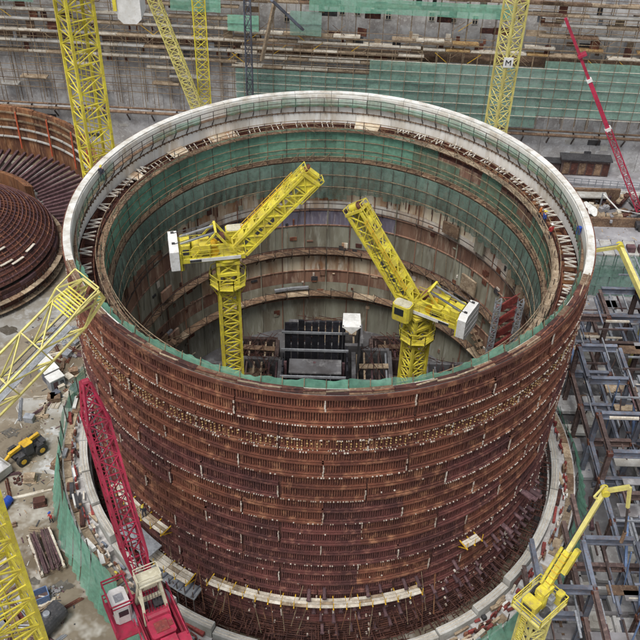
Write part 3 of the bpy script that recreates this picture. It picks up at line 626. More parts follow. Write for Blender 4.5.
def collar(t, x, y, z, m):
    """octagonal access cage round a mast"""
    mb = MB(); pts = [(x + 1.9 * math.cos(R_(22.5 + 45 * i)), y + 1.9 * math.sin(R_(22.5 + 45 * i)), z) for i in range(9)]
    r = rail_mb(pts, 1.3, .07, .8); mb.add(r.v, r.f)
    for p, q in zip(pts, pts[1:]):
        c = Vector((x, y, z)); a, b = Vector(p), Vector(q); ia = c + (a - c) * .6; ib = c + (b - c) * .6
        mb.hexa([ia - Vector((0, 0, .06)), a - Vector((0, 0, .06)), b - Vector((0, 0, .06)), ib - Vector((0, 0, .06)), ia, a, b, ib])
    for p in pts[:-1]: mb.bar(p, (x + (p[0] - x) * .55, y + (p[1] - y) * .55, z - 1.8), .08)
    part('access_cage', mb, m, t)
c1 = thing('tower_crane', 'yellow tower crane inside the drum, its white counterweight at left, jib to the upper right', 'crane', (-9.9, 0, -33), 'cranes inside the drum')
mast(c1, -9.9, 0, -33, -5.7, 1.9, 'yellow', .26, .12, R_(12), 2, 2.6, True); collar(c1, -9.9, 0, -8.6, 'yellow')
part('climbing_collar', MB().box((-9.9, 0, -7.1), (2.2, 2.2, .35), R_(12)).box((-9.9, 0, -5.75), (2.3, 2.3, .3), R_(12)), 'yellow', c1)
luffing_top(c1, T(-9.9, 0, -5.2, R_(12)), 47, 10.0, 1)
c2 = thing('tower_crane', 'yellow tower crane inside the drum, its white counterweight at right, jib to the upper left', 'crane', (9.4, -1, -33), 'cranes inside the drum')
mast(c2, 9.4, -1, -33, -11.2, 1.9, 'yellow', .26, .12, R_(30), 2, 2.6, True); collar(c2, 9.4, -1, -14.2, 'yellow')
part('climbing_collar', MB().box((9.4, -1, -12.7), (2.2, 2.2, .35), R_(30)).box((9.4, -1, -11.25), (2.3, 2.3, .3), R_(30)), 'yellow', c2)
luffing_top(c2, T(9.5, -1, -10.7, R_(150)), 52, 10.6, 1)

# tall mast behind the drum at upper left with its white counterweight hanging into view
ct = thing('tower_crane', 'tall thick yellow lattice tower crane mast behind the drum at upper left', 'crane', (-25.5, 15.5, GZ), 'site tower cranes')
mast(ct, -25.5, 15.5, GZ, 14.8, 2.75, 'yellow', .27, .10, R_(38), 2, 3.0)
for i in range(17): part('ladder', MB().bar((-25.8, 15.4, -35 + i * 3), (-25.8, 15.4, -32 + i * 3), .08).bar((-25.3, 15.4, -35 + i * 3), (-25.3, 15.4, -32 + i * 3), .08), 'yellow', ct)
DK = T(-25.5, 15.5, 15.2, 0)
part('slew_deck', MB().box((2.3, 0, .2), (9.5, 2.6, .5)).tube((0, 0, -.5), (0, 0, 0), 1.6, 18), 'yellow', ct, DK)
part('counterweight', MB().cbox((5.6, 0, -2.1), (2.3, 2.6, 2.9), .5, 1), 'white_paint', ct, DK); part('counterweight_hanger', MB().box((5.6, 0, -.3), (2.7, 2.9, 1.0)).box((4.3, -1.3, -1.3), (.35, .3, 1.9)), 'yellow', ct, DK)
part('cab', MB().cbox((-1.6, -1.9, .9), (1.8, 1.3, 2.0), .2), 'yellow', ct, DK); part('jib', lattice_mb(34, 1.7, 1.5, 14, .18, .09, True), 'yellow', ct, DK @ T(-1.6, 0, .5) @ Matrix.Rotation(R_(-30), 4, 'Y'))
# mast with the sign, behind the drum at upper right
cm = thing('tower_crane', 'slim yellow lattice crane mast with a white letter sign, behind the drum at upper right', 'crane', (23.2, 43, GZ), 'site tower cranes')
mast(cm, 23.2, 43, GZ, 13, 2.15, 'yellow_pale', .22, .09, R_(30), 2, 3.0, True)
sg = part('sign_board', MB().box((23.1, 41.35, -3.6), (1.25, .12, 1.35)), 'white_paint', cm)
mb = MB()
for p, q in (((-.3, .36), (-.3, -.36)), ((-.3, .36), (0, -.05)), ((0, -.05), (.3, .36)), ((.3, .36), (.3, -.36))):
    mb.bar((23.1 + p[0], 41.28, -3.6 + p[1]), (23.1 + q[0], 41.28, -3.6 + q[1]), .12, .04, (0, 1, 0))
part('letter', mb, 'dark_metal', cm)
# two yellow lattices in front of the far building
cf = thing('tower_crane', 'narrow upright yellow crane mast in front of the far building, left of centre', 'crane', (-18.3, 50, GZ), 'site tower cranes')
mast(cf, -18.3, 50, GZ, 10, 1.7, 'yellow', .18, .08, R_(8), 2, 3.0, True)
cj = thing('crawler_crane', 'pale yellow lattice boom leaning left beside the narrow yellow mast', 'crane', (-14.5, 47, GZ))
A = Vector((-15.1, 47, -27.5)); B = Vector((-25.6, 47, 7.5)); n = 12; L = (B - A).length / n
lm = lattice_mb(L, 1.35, 1.2, 3, .13, .07, True, cap=False).mesh('boom_section', 'yellow_pale'); sections('boom_section', cj, lm, frame(A, B, (0, 1, 0)), n, L)
part('boom_foot', MB().cbox((-14.9, 47, -29.6), (3.4, 2.6, 4.0), .3), 'yellow_pale', cj); part('track', MB().cbox((-14.9, 45.5, -33.3), (5, .9, 1.2), .4, 1), 'dark_metal', cj); part('track', MB().cbox((-14.9, 48.5, -33.3), (5, .9, 1.2), .4, 1), 'dark_metal', cj); part('undercarriage', MB().box((-14.9, 47, -32.4), (3.6, 2.6, 1.7)), 'dark_metal', cj)
bl = thing('steel_mast', 'pale blue-grey mast with a leaning strut at the top of the far scaffold', 'mast', (-12, 64, GZ))
part('post', lattice_mb(34, .95, .95, 16, .18, .08, True), 'steel_blue', bl, T(-12.9, 63.4, GZ)); part('strut', MB().bar((-11.2, 67.6, -16.3), (-8.0, 64.6, -2), .6, .4), 'timber', bl); part('strut', MB().bar((-9.2, 63.9, -5), (-4.6, 67.4, -10.9), .6, .4), 'steel_blue', bl)

# long yellow jib reaching in from the left, and the thick mast in the bottom left corner
cl = thing('luffing_crane', 'long yellow open lattice jib reaching in from the left edge to the drum rim', 'crane', (-31.8, -44.4, GZ), 'site tower cranes')
A = Vector((-30.7, -43.2, 0.95)); B = Vector((-15.2, -26.8, 11.3)); Ld = (B - A).length; n = 8; L = (Ld - 2) / n
FM = frame(A, B, (0.25, 0.1, 1))
lm = lattice_mb(L, 2.0, 1.7, 1, .13, .085, False, cap=False).mesh('jib_section', 'yellow_pale'); sections('jib_section', cl, lm, FM, n, L)
part('walkway', MB().box((-.05, -.72, Ld / 2 - 1), (.75, .05, Ld - 3)), 'grey_metal', cl, FM)
hd = MB(); z = Ld - 2
for sx in (-1, 1):
    for sy in (-.85, .85): hd.bar((sx, sy, z), (sx * .8, sy * .5, z + 2.2), .15)
    hd.bar((sx * 1.0, .85, z), (sx * .8, -.45, z + 2.2), .10); hd.bar((sx, -.85, z), (sx * .8, .45, z + 2.2), .10); hd.bar((sx * .8, -.45, z + 2.2), (sx * .8, .45, z + 2.2), .15); hd.bar((sx * .8, .45, z + 2.2), (sx * 1.15, 1.25, z + .6), .09); hd.bar((sx * 1.15, 1.25, z + .6), (sx, .85, z - .6), .09); hd.bar((sx * 1.15, 1.25, z + .6), (sx * 1.15, 1.25, z + 2.3), .08)
for y in (-.45, .45): hd.bar((-.8, y, z + 2.2), (.8, y, z + 2.2), .16)
hd.bar((-1.15, 1.25, z + .6), (1.15, 1.25, z + .6), .08); hd.bar((-1.15, 1.25, z + 2.3), (1.15, 1.25, z + 2.3), .08); hd.bar((-1, .85, z), (.8, -.45, z + 2.2), .08); hd.bar((1, .85, z), (-.8, -.45, z + 2.2), .08)
part('jib_head', hd, 'yellow_pale', cl, FM)
[part('platform_slat', MB().box((0, .9, z - .25 + .21 * k), (1.7, .05, .09)), 'yellow', cl, FM) for k in range(8)]; part('sheave', MB().tube((-.12, 0, z + 2.1), (.12, 0, z + 2.1), .42, 16), 'rust', cl, FM)
for s in (-.2, .2): part('hoist_rope', MB().tube((s, .2, 2), (s, .1, z + 2), .03, 5), 'dark_metal', cl, FM)
mast(cl, -31.8, -44.4, GZ, 0, 2.4, 'yellow', .26, .12, R_(30), 2, 3.0, True); part('slew_deck', MB().box((-32.4, -45.0, .3), (7, 2.6, .5), R_(46)), 'yellow', cl)
cn = thing('tower_crane', 'thick yellow lattice crane mast close by in the bottom left corner', 'crane', (-19.9, -40.4, GZ), 'site tower cranes')
mast(cn, -19.9, -40.4, GZ, 16, 2.9, 'yellow', .27, .10, R_(40), 2, 3.0)
for i in range(17): part('ladder', MB().bar((-20.2, -40.2, -35 + i * 3), (-20.2, -40.2, -32 + i * 3), .08).bar((-19.7, -40.2, -35 + i * 3), (-19.7, -40.2, -32 + i * 3), .08), 'yellow', cn)

# red luffing crane at lower left
cr = thing('luffing_crane', 'crimson red luffing crane with white cab and lattice jib at lower left', 'crane', (-13.1, -32.6, GZ))
mast(cr, -13.1, -32.6, GZ, -16.4, 2.2, 'grey_metal', .22, .11, R_(25), 2, 3.1, True)
part('pedestal', MB().tube((-13.1, -32.6, -16.6), (-13.1, -32.6, -15.4), 1.5, 20).tube((-13.1, -32.6, -15.7), (-13.1, -32.6, -15.3), 1.75, 20), 'grey_metal', cr)
ang = math.atan2(5.8, -3.2); RM = T(-13.1, -32.6, -15.4, ang)      # +X towards the jib
def RP(name, mb, m): return part(name, mb, m, cr, RM)
RP('deck', MB().box((-1.6, 0, .1), (6.2, 2.6, .25)).box((-1.6, 1.25, .4), (6.0, .18, .7)).box((-1.6, -1.25, .4), (6.0, .18, .7)), 'red')
RP('machinery_house', MB().cbox((-3.0, .1, 1.0), (1.6, 1.9, 1.3), .15), 'red'); RP('winch_drum', MB().tube((-1.5, -.9, .95), (-1.5, .9, .95), .5, 14).tube((-1.5, -.95, .95), (-1.5, -.85, .95), .7, 14).tube((-1.5, .85, .95), (-1.5, .95, .95), .7, 14), 'red'); RP('engine', MB().cbox((-.4, -.5, .75), (1.0, .8, .8), .1).tube((-.3, .5, .6), (.5, .5, .6), .3, 10), 'dark_metal')
RP('hatch', MB().box((-3.0, .1, 1.68), (.9, 1.0, .06)).box((-3.0, -.6, 1.68), (.5, .3, .05)), 'red_brown'); RP('vent', MB().box((-2.19, .1, 1.0), (.03, 1.2, .7)), 'dark_metal'); RP('luffing_rope', (lambda m: [m.tube((-1.5, -.5 + .25 * k, 1.2), (-.5, -.4 + .2 * k, 4.0), .025, 5) for k in range(5)] and m)(MB()), 'dark_metal'); RP('deck_rail', rail_mb([(-4.0, -1.6, .2), (.8, -1.6, .2)], 1.0, .06), 'red'); RP('counterweight', MB().cbox((-4.6, 0, .6), (1.3, 3.1, 1.9), .15, 1).box((-4.6, 0, 1.7), (1.0, 1.2, .4)), 'red')
RP('side_plate', MB().box((-2.6, -1.42, .95), (3.6, .08, 1.5)), 'red'); RP('side_plate', MB().box((-2.4, 1.42, .75), (2.6, .08, 1.1)), 'red')
af = MB()
for sy in (-.95, .95):
    af.bar((.5, sy, .3), (-.5, sy * .75, 4.3), .26).bar((-1.6, sy, .3), (-.5, sy * .75, 4.3), .22).bar((.1, sy * .9, 2.0), (-1.2, sy * .9, 2.0), .15)
for z, k in ((4.3, .75), (2.0, .9)): af.bar((-.5, -.95 * k, z), (-.5, .95 * k, z), .28)
af.box((-.5, 0, 4.45), (1.3, 1.9, .12)); RP('a_frame', af, 'cream_paint'); RP('sheave_block', MB().tube((-.5, -.5, 4.0), (-.5, .5, 4.0), .5, 14).box((-.1, 0, 3.2), (.5, 1.0, .8)), 'cream_paint'); RP('head_rail', rail_mb([(-1.1, -.9, 4.5), (.1, -.9, 4.5), (.1, .9, 4.5), (-1.1, .9, 4.5), (-1.1, -.9, 4.5)], .7, .06), 'cream_paint')
cabm = MB().cbox((.7, 2.2, .7), (2.0, 1.35, 1.9), .22); RP('cab', cabm, 'white_paint')
RP('cab_window', MB().box((1.71, 2.2, .95), (.05, .95, .95)), 'glass_dark'); RP('cab_window', MB().box((.8, 2.885, 1.0), (1.3, .05, .85)), 'glass_dark'); RP('cab_window', MB().box((-.31, 2.2, 1.05), (.05, .75, .65)), 'glass_dark'); RP('cab_hatch', MB().box((.75, 2.2, 1.67), (.7, .7, .06)), 'grey_metal')
RP('cab_frame', rail_mb([(-.5, 3.05, 1.8), (2.0, 3.05, 1.8), (2.0, 1.35, 1.8), (-.5, 1.35, 1.8), (-.5, 3.05, 1.8)], .8, .10, 1.3), 'red'); RP('cab_platform', MB().box((.3, 2.2, -.4), (3.6, 2.1, .12)), 'red'); RP('platform_rail', rail_mb([(-1.4, 3.2, -.3), (2.1, 3.2, -.3), (2.1, 1.4, -.3)], 1.0, .08), 'red')
RP('handrail', rail_mb([(-1.2, 1.7, .2), (-4.0, 1.7, .2)], 1.0, .07), 'red')
luff = 63; JL = 17.6; J = RM @ T(1.5, 0, .4) @ Matrix.Rotation(R_(90 - luff), 4, 'Y')
part('jib_foot', lattice_mb(3.4, 1.2, .7, 3, .18, .08, True, 2.15, 1.6, cap=False), 'red', cr, J)
lm = lattice_mb(2.8, 2.15, 1.6, 2, .18, .085, True, cap=False).mesh('jib_section', 'red')
for i in range(4): part('jib_section', lm, None, cr, J @ T(0, 0, 3.4 + i * 2.8))
part('jib_tip', lattice_mb(3.0, 2.15, 1.6, 3, .18, .10, True, 1.0, .5), 'red', cr, J @ T(0, 0, 14.6))
part('jib_catwalk', MB().box((0, 0, 7.5), (.6, .05, 11)), 'red_brown', cr, J)
for s in (-.25, .25): part('hoist_rope', MB().tube((-1.2, s, 2.2), (-.3, s, 17.4), .035, 5), 'grey_metal', cr, J)
part('pendant', MB().bar((-2.2, .6, 2.6), (-.5, .4, 15), .09).bar((-2.2, -.6, 2.6), (-.5, -.4, 15), .09), 'red', cr, J); part('jib_sheave', MB().tube((0, -.25, 17.55), (0, .25, 17.55), .28, 14), 'red', cr, J)

# yellow knuckle-boom crane at lower right
ck = thing('knuckle_boom_crane', 'yellow knuckle-boom crane on a lattice mast at lower right', 'crane', (18.1, -29.6, GZ))
mast(ck, 18.1, -29.6, GZ, -18.8, 1.7, 'yellow_pale', .18, .10, R_(20), 2, 2.7, True); KM = T(18.1, -29.6, -18.4, R_(42))
def KP(name, mb, m): return part(name, mb, m, ck, KM)
KP('platform', MB().box((0, 0, 0), (3.6, 3.0, .2)), 'yellow_pale'); KP('platform_rail', rail_mb([(-1.75, -1.45, .1), (1.75, -1.45, .1), (1.75, 1.45, .1), (-1.75, 1.45, .1), (-1.75, -1.45, .1)], .95, .07, .9), 'yellow'); KP('slew_column', MB().tube((0, 0, .1), (0, 0, 1.9), .55, 14).box((.2, 0, 1.9), (1.3, .9, .7)), 'yellow'); KP('hydraulic_unit', MB().cbox((-1.0, .2, .75), (1.0, 1.4, 1.1), .1), 'yellow'); KP('motor', MB().tube((-.9, -.9, .5), (-.1, -.9, .5), .3, 10), 'dark_metal'); KP('control_box', MB().cbox((1.3, -.9, .8), (.7, .6, 1.3), .1), 'yellow'); KP('vent', MB().box((-1.51, .2, .8), (.04, .9, .6)).box((1.3, -1.22, .9), (.5, .04, .5)), 'dark_metal'); KP('valve_block', MB().cbox((.3, -.75, 1.3), (.6, .4, .5), .06).tube((.3, -.75, 1.5), (.3, -.75, 2.0), .08, 8), 'grey_metal'); KP('ladder', (lambda m: [m.bar((-1.9, -.25, -.3 * k), (-1.9, .25, -.3 * k), .05) for k in range(12)] and m)(MB().bar((-1.9, -.25, 0), (-1.9, -.25, -3.4), .07).bar((-1.9, .25, 0), (-1.9, .25, -3.4), .07)), 'yellow'); KP('floor_grating', MB().box((0, 0, .12), (3.2, 2.6, .03)), 'grey_metal'); KP('tool_box', MB().cbox((.9, .9, .4), (.9, .5, .5), .05), 'rust'); KP('cable_loop', MB().tube((-.5, .8, 1.4), (.6, .6, 2.4), .06, 6).tube((.6, .6, 2.4), (1.6, .4, 2.0), .06, 6), 'dark_metal'); KP('hose_reel', MB().tube((.3, .7, .8), (.3, 1.0, .8), .45, 12), 'dark_metal')
k0 = Vector((18.4, -29.3, -16.2)); k1 = Vector((22.04, -25.96, -8.07)); k2 = Vector((23.48, -26.65, -6.67)); k3 = Vector((23.97, -27.5, -11.16))
d01 = (k1 - k0).normalized(); km = k0 + d01 * 3.6
part('boom', MB().bar(k0, km, .52, .62), 'yellow', ck); [part('boom_stiffener', MB().bar(k0 + d01 * (.4 + .55 * k), k0 + d01 * (.47 + .55 * k), .60, .70), 'yellow_deep', ck) for k in range(6)]; part('boom_hose', MB().tube(k0 + Vector((.1, .3, .5)), k1 + Vector((.05, .2, .35)), .05, 6).tube(k0 + Vector((-.15, .3, .5)), k1 + Vector((-.1, .2, .35)), .05, 6), 'dark_metal', ck); part('boom', MB().bar(km - d01 * .4, k1, .36, .42), 'yellow_pale', ck); part('boom_housing', MB().bar(k0 + d01 * 1.6 + Vector((.55, -.25, 0)), km + d01 * .4 + Vector((.55, -.25, 0)), .42, .5), 'yellow', ck); part('hydraulic_ram', MB().tube(k0 + Vector((-.5, .2, .2)), km + Vector((-.5, .2, .2)), .14, 8), 'yellow', ck)
part('knuckle', MB().tube(k1 + Vector((0, -.4, 0)), k1 + Vector((0, .4, 0)), .32, 12), 'yellow', ck); part('elbow_link', MB().bar(k1 - d01 * .9 + Vector((-.5, 0, .4)), k1 + Vector((-.2, 0, .6)), .14).bar(k1 - d01 * .9, k1 - d01 * .9 + Vector((-.5, 0, .4)), .14), 'yellow_pale', ck)
part('fore_boom', MB().bar(k1, k2, .28, .32), 'yellow_pale', ck); part('fore_boom', MB().bar(k2, k2 + (k3 - k2) * .45, .22, .24), 'yellow_pale', ck); part('delivery_hose', MB().tube(k2 + (k3 - k2) * .45, k3, .10, 8), 'pole_dark', ck); part('hose_end', MB().tube(k3, k3 + Vector((0, 0, -1.3)), .16, 8), 'plank_brown', ck)

# thin red boom at upper right, and the bent yellow boom on the right edge
rj = thing('mobile_crane', 'small crimson mobile crane with a long thin raised boom at upper right', 'crane', (52.6, 50.3, GZ))
A = Vector((49.6, 50.8, -32.0)); B = Vector((33.0, 55.0, -2.9)); FM = frame(A, B, (0, 1, 0)); Ld = (B - A).length
part('boom', lattice_mb(Ld * .45, .85, .85, 9, .16, .07, True), 'red', rj, FM); part('boom', MB().box((0, 0, Ld * .57), (.62, .62, Ld * .26)), 'red', rj, FM); part('boom', MB().box((0, 0, Ld * .85), (.42, .42, Ld * .3)), 'red', rj, FM); part('boom_joint', MB().box((0, 0, Ld * .7), (.8, .8, .5)), 'white_paint', rj, FM); part('boom_joint', MB().box((0, 0, Ld * .45), (1, 1, .5)), 'white_paint', rj, FM); part('boom_joint', MB().box((.3, 0, Ld * .82), (1.3, 1.2, .35)), 'red', rj, FM)
part('house', MB().cbox((52.0, 50.3, -32.6), (3.4, 2.4, 1.7), .25), 'red', rj); part('cab', MB().cbox((53.0, 49.2, -32.3), (1.2, 1.3, 1.6), .2), 'red', rj); part('chassis', MB().box((52.6, 50.3, -34.0), (6.6, 2.5, .7)), 'dark_metal', rj)
for dx in (-2.4, 0, 2.4):
    for dy in (-1.2, 1.2): part('wheel', MB().tube((52.6 + dx, 50.3 + dy - .2, -34.45), (52.6 + dx, 50.3 + dy + .2, -34.45), .55, 14), 'tyre', rj)
bb = thing('placing_boom', 'bent pale yellow concrete placing boom at the right edge above green netting', 'boom', (40.9, 17.4, GZ))
p0, p1, p2, p3 = Vector((33.6, 22.9, -20.2)), Vector((37.5, 23.8, -20)), Vector((40.9, 17.4, -25.2)), Vector((40.9, 17.4, GZ))
part('boom', MB().bar(p0, p1, .42, .5), 'yellow_pale', bb); part('boom', MB().bar(p1, p2, .55, .7), 'yellow_pale', bb); part('knuckle', MB().tube(p1 + Vector((0, -.4, 0)), p1 + Vector((0, .4, 0)), .5, 12), 'yellow', bb); part('post', MB().tube(p2, p3, .45, 14), 'yellow_pale', bb); part('pipe', MB().tube(p1 + Vector((.4, .3, .3)), p2 + Vector((.4, .3, .3)), .09, 6).tube(p0 + Vector((0, 0, .4)), p1 + Vector((0, 0, .4)), .09, 6), 'grey_metal', bb); part('end_hose', MB().tube(p0, p0 + Vector((-.3, 0, -3)), .13, 8), 'pole_dark', bb); part('base_plate', MB().box((40.9, 17.4, GZ + .2), (2.4, 2.4, .4)), 'steel_brown', bb)

# ================================================================== PLATFORM RING ROUND THE FOOT OF THE DRUM
ring = thing('ring_platform', 'pale concrete kerb and platform curving round the foot of the drum', 'platform', (0, 0, GZ))
def kz(a): return -29.2 - 1.5 * math.cos(R_(a)) - 3.6 * max(0, -math.sin(R_(a)) - .55) / .45       # the ring steps down from left to right
def nz(a): return max(-33.4, -30.0 - 2.2 * math.cos(R_(a)) - 2.0 * max(0, -math.sin(R_(a)) - .55) / .45)
for i in range(35): a = 150 + i * 7; part('platform_slab', MB().arc(26.0, 29.1, -34.95, kz(a + 3.5) - 1.5, a, a + 6.98, 3), 'concrete_stained', ring)
for i in range(25):
    a0 = 152 + i * 9.6; z = kz(a0 + 4.8) + rnd.uniform(-.08, .08)
    part('kerb_segment', MB().arc(26.2, 27.05, z - 2.0, z, a0 + .12, a0 + 9.48, 4), 'concrete_pale', ring)
    for dr in (.22, .52): part('kerb_board', MB().arc(26.2 + dr, 26.27 + dr, z, z + .05, a0 + .3, a0 + 9.3, 4), 'timber_pale', ring)
for i in range(230):
    a = 158 + i * .95 + rnd.uniform(-.4, .4)
    if rnd.random() < .62: part('formwork_tie', MB().box(pol(27.85 + rnd.uniform(-.15, .2), a, kz(a) - .9 + rnd.uniform(-.2, .2)), (rnd.uniform(.12, .3), rnd.uniform(.15, .8), rnd.uniform(.2, .8)), R_(a) + rnd.uniform(-.25, .25)), rnd.choice(('red_brown', 'red_brown', 'red_brown', 'rust', 'pale_bits', 'plank_brown')), ring)
for i in range(46):
    a = 160 + i * 4.8; part('walk_board', MB().arc(28.1, 28.9, kz(a) - 1.4, kz(a) - 1.3 + rnd.uniform(0, .05), a, a + 4.6, 3), 'timber' if i % 3 else 'plank_brown', ring)
for i in range(50):
    a = 158 + i * 4.6; part('guard_post', MB().bar(pol(29.2, a, -34.9), pol(29.2, a, nz(a) + 1.0), .09), 'pole_dark', ring)
nr = thing('platform_netting', 'bright green debris netting hung round the outside of the ring platform', 'netting', (0, 0, -32))
for i in range(56):
    a0 = 160 + i * 4; ph = rnd.uniform(0, 6)
    part('net_panel', MB().sheet(lambda u, v: pol(29.3 + .10 * math.sin(u * 11 + ph) * (1.2 - v) + .12 * math.sin(v * 4 + ph) + 1.5 * (1 - v) ** 1.3, a0 + 4.02 * u, -34.6 + v * (nz(a0 + 4 * u) + 35.2 + .25 * math.sin(u * 4 + ph))), 8, 6), 'net', nr, smooth=True)
# cantilevered plank stagings on the outside of the drum
def staging(a0, a1, z, label, w=1.0, m='timber_pale'):
    t = thing('plank_staging', label, 'staging', pol(25, (a0 + a1) / 2, z), 'plank stagings on the drum')
    n = max(2, int((a1 - a0) / 2.6)); st_ = (a1 - a0) / n
    for i in range(n):
        for k in range(3): part('plank', MB().arc(24.62 + k * w / 3, 24.60 + (k + .94) * w / 3, z + rnd.uniform(0, .05), z + .09 + rnd.uniform(0, .04), a0 + i * st_ + rnd.uniform(0, .15), a0 + (i + 1) * st_ - rnd.uniform(0, .1), 2), m if rnd.random() < .75 else 'timber', t)
    for i in range(n + 1):
        a = a0 + i * st_; part('bracket', MB().bar(pol(24.2, a, z - .03), pol(24.75 + w, a, z - .03), .10).bar(pol(24.3, a, z - 1.0), pol(24.6 + w, a, z - .05), .08).bar(pol(24.65 + w, a, z - .1), pol(24.65 + w, a, z + .9), .06), 'yellow_deep', t)
staging(246, 292, -26.3, 'long pale plank staging curving along the low front of the drum')
staging(217, 235, -22.2, 'plank staging beside the red jib on the left side of the drum')
staging(229, 241, -27.6, 'short plank staging low on the left of the drum, right of the red crane', 1.3)
staging(302, 306, -22.2, 'tiny plank staging high on the right part of the drum', .8)
for i in range(150):
    a = rnd.uniform(160, 352); w = rnd.uniform(.4, 2.2); r0 = rnd.uniform(27.0, 28.8); z = kz(a) - 1.25
    part('loose_item', MB().box(pol(r0, a, z + .2), (rnd.uniform(.15, .5), w, rnd.uniform(.1, .6)), R_(a) + rnd.uniform(-.3, .3)), rnd.choice(('timber', 'grey_metal', 'red_brown', 'rust_dark', 'dark_metal', 'white_paint', 'timber_pale', 'steel_blue')), ring)
mb = MB()
for i in range(1500):
    a = rnd.uniform(150, 380); z = rnd.uniform(-34.9, -29.5); r0 = rnd.uniform(24.65, 26.0); L = rnd.uniform(.4, 1.6)
    k = rnd.random()
    if k < .5: mb.bar(pol(r0, a, z), pol(r0, a + L * 2, z + rnd.uniform(-.1, .1)), .06)
    elif k < .8: mb.bar(pol(24.5, a, z), pol(26.0, a + rnd.uniform(-.4, .4), z), .07)
    else: mb.bar(pol(r0, a, z), pol(r0, a, z + L), .06)
o = part('gap_bars', mb, 'rust_dark', drum); o['kind'] = 'stuff'
ws = thing('work_platform', 'grey steel work platform hanging low on the drum, right of the red crane', 'platform', pol(26, 236, -30))
part('deck', MB().arc(24.7, 26.1, -29.3, -29.1, 230, 243, 6), 'grey_metal', ws); part('deck', MB().arc(24.7, 26.6, -26.1, -25.95, 222, 232, 6), 'grey_metal', ws)
for i in range(7): a = 230 + i * 2.1; part('prop', MB().bar(pol(26.0, a, -34.9), pol(26.0, a, -28.2), .1), 'pole_dark', ws)
for i in range(8): part('beam', MB().bar(pol(24.6, 231 + i * 1.6, -29.0), pol(26.1, 231 + i * 1.6, -29.0), .12), 'steel_blue', ws)
# loose plumb chains and bars leaning on the lower wall
for i in range(26):
    a = rnd.uniform(232, 300); z = rnd.uniform(-30, -26); single('leaning_bar', MB().bar(pol(24.6, a, z + 2.4), pol(25.5, a + rnd.uniform(-3, 3), z - 3), .06), 'pole' if i % 2 else 'rust_orange', 'thin bar leaning against the foot of the drum', 'bar', None, 'bars leaning on the drum')

# ================================================================== SECOND, LOW RING OF WORKS AT UPPER LEFT
CX, CY = -58.2, 44.5
low = thing('low_ring_wall', 'rust-streaked curved retaining wall with orange posts at the left edge behind the drum', 'wall', (CX, CY, GZ))
LM = T(CX, CY, 0)
for i in range(16):
    a0 = -12 + i * 8
    part('wall_panel', MB().arc(23.0, 23.6, -34.9, -29.0 + rnd.uniform(-.1, .1), a0 + .08, a0 + 7.92, 4), 'rust_orange', low, LM)
    part('wall_panel', MB().arc(22.9, 23.5, -28.9, -25.6 + rnd.uniform(-.2, .2), a0 + .08, a0 + 7.92, 4), 'rust_orange', low, LM)
    for z in (-26.6, -28.0, -29.5, -31.2): part('waling', MB().arc(22.55, 22.85, z, z + .22, a0 + .1, a0 + 7.8, 3), 'pole' if z > -29 else 'concrete_pale', low, LM)
    if i % 2: part('orange_post', MB().bar(pol(22.4, a0, -33), pol(22.5, a0, -26.2), .22), 'orange_marker', low, LM)
rb = thing('radial_beams', 'purple-brown steel beams laid radially below the curved rusty wall', 'beams', (CX, CY, GZ))
for i in range(34):
    a = -18 + i * 3.7; part('beam', MB().bar(pol(13.8 + rnd.uniform(0, 1), a, -34.2), pol(22.2, a, -33.6 + rnd.uniform(-.2, .2)), .42, .5), 'rust_purple', rb, LM)
    if rnd.random() < .5: part('gap_slab', MB().box(pol(18.5, a + 1.8, -34.75), (3, .5, .4), R_(a)), 'concrete_pale', rb, LM)
for k, (r0, r1, z, a0, a1) in enumerate(((12.4, 13.8, -31.6, 38, 118), (10.4, 11.8, -32.6, 46, 118))):
    t = thing('curved_rebar_stack', ('outer', 'inner')[k] + ' curved stack of rusty bars inside the low ring', 'rebar', (CX, CY, GZ), 'curved bar stacks')
    for j in range(6):
        for i in range(5): part('bar_bundle', MB().arc(r0 + j * (r1 - r0) / 6, r0 + (j + .8) * (r1 - r0) / 6, GZ + .02, z - .12 * j + rnd.uniform(-.05, .05), a0 + (a1 - a0) * i / 5, a0 + (a1 - a0) * (i + .97) / 5, 4), 'rust_orange' if k < 2 else 'rust_purple', t, LM)
patch('pit_floor', [(CX + 21 * math.cos(R_(b)), CY + 21 * math.sin(R_(b))) for b in range(-90, 270, 15)], 'wet_concrete', 0.02, 0.4, 9)
# near side: rebar dome on a banded round wall
DX, DY, DR = -54.0, 35.6, 14.3
dome = thing('rebar_dome', 'dark rusty rebar dome on a banded round wall at the left edge', 'dome', (DX, DY, GZ)); DM = T(DX, DY, 0)
def dz(r): return -31.2 + 7.0 * (max(0, 1 - (r / 14.5) ** 2) ** .75)
part('dome_skin', MB().sheet(lambda u, v: pol(.05 + 14.2 * v, 360 * u, dz(.05 + 14.2 * v) - .10), 72, 14), 'rust_dark', dome, DM, smooth=True)
for i in range(72):
    mb = MB(); p = None
    for k in range(9):
        r = 2.0 + 12.2 * k / 8; q = pol(r, i * 5, dz(r) + .02)
        if p: mb.bar(p, q, .13, .15)
        p = q
    part('radial_bar', mb, 'rust' if i % 3 else 'rust_violet_shade', dome, DM)
for i in range(26): r = 2.2 + i * .47; part('ring_bar', MB().arc(r, r + .11, dz(r) + .06, dz(r) + .17, 0, 360, 72), 'rust_purple' if i % 2 else 'rust', dome, DM)
for k in range(5):
    z = -32.0 - k * .72
    for i in range(30): b = i * 12; part('wall_band', MB().arc(14.0, 14.4 + .04 * (k % 2), z, z + .62, b + .05, b + 11.9, 4), 'rust_dark' if (k + i) % 3 else 'rust_purple', dome, DM)
    if k in (1, 3):
        for i in range(48): b = i * 7.5; part('plank', MB().arc(14.5, 15.3, z - .1, z, b + .1, b + 7.3, 3), 'timber' if i % 3 else 'plank_brown', dome, DM)
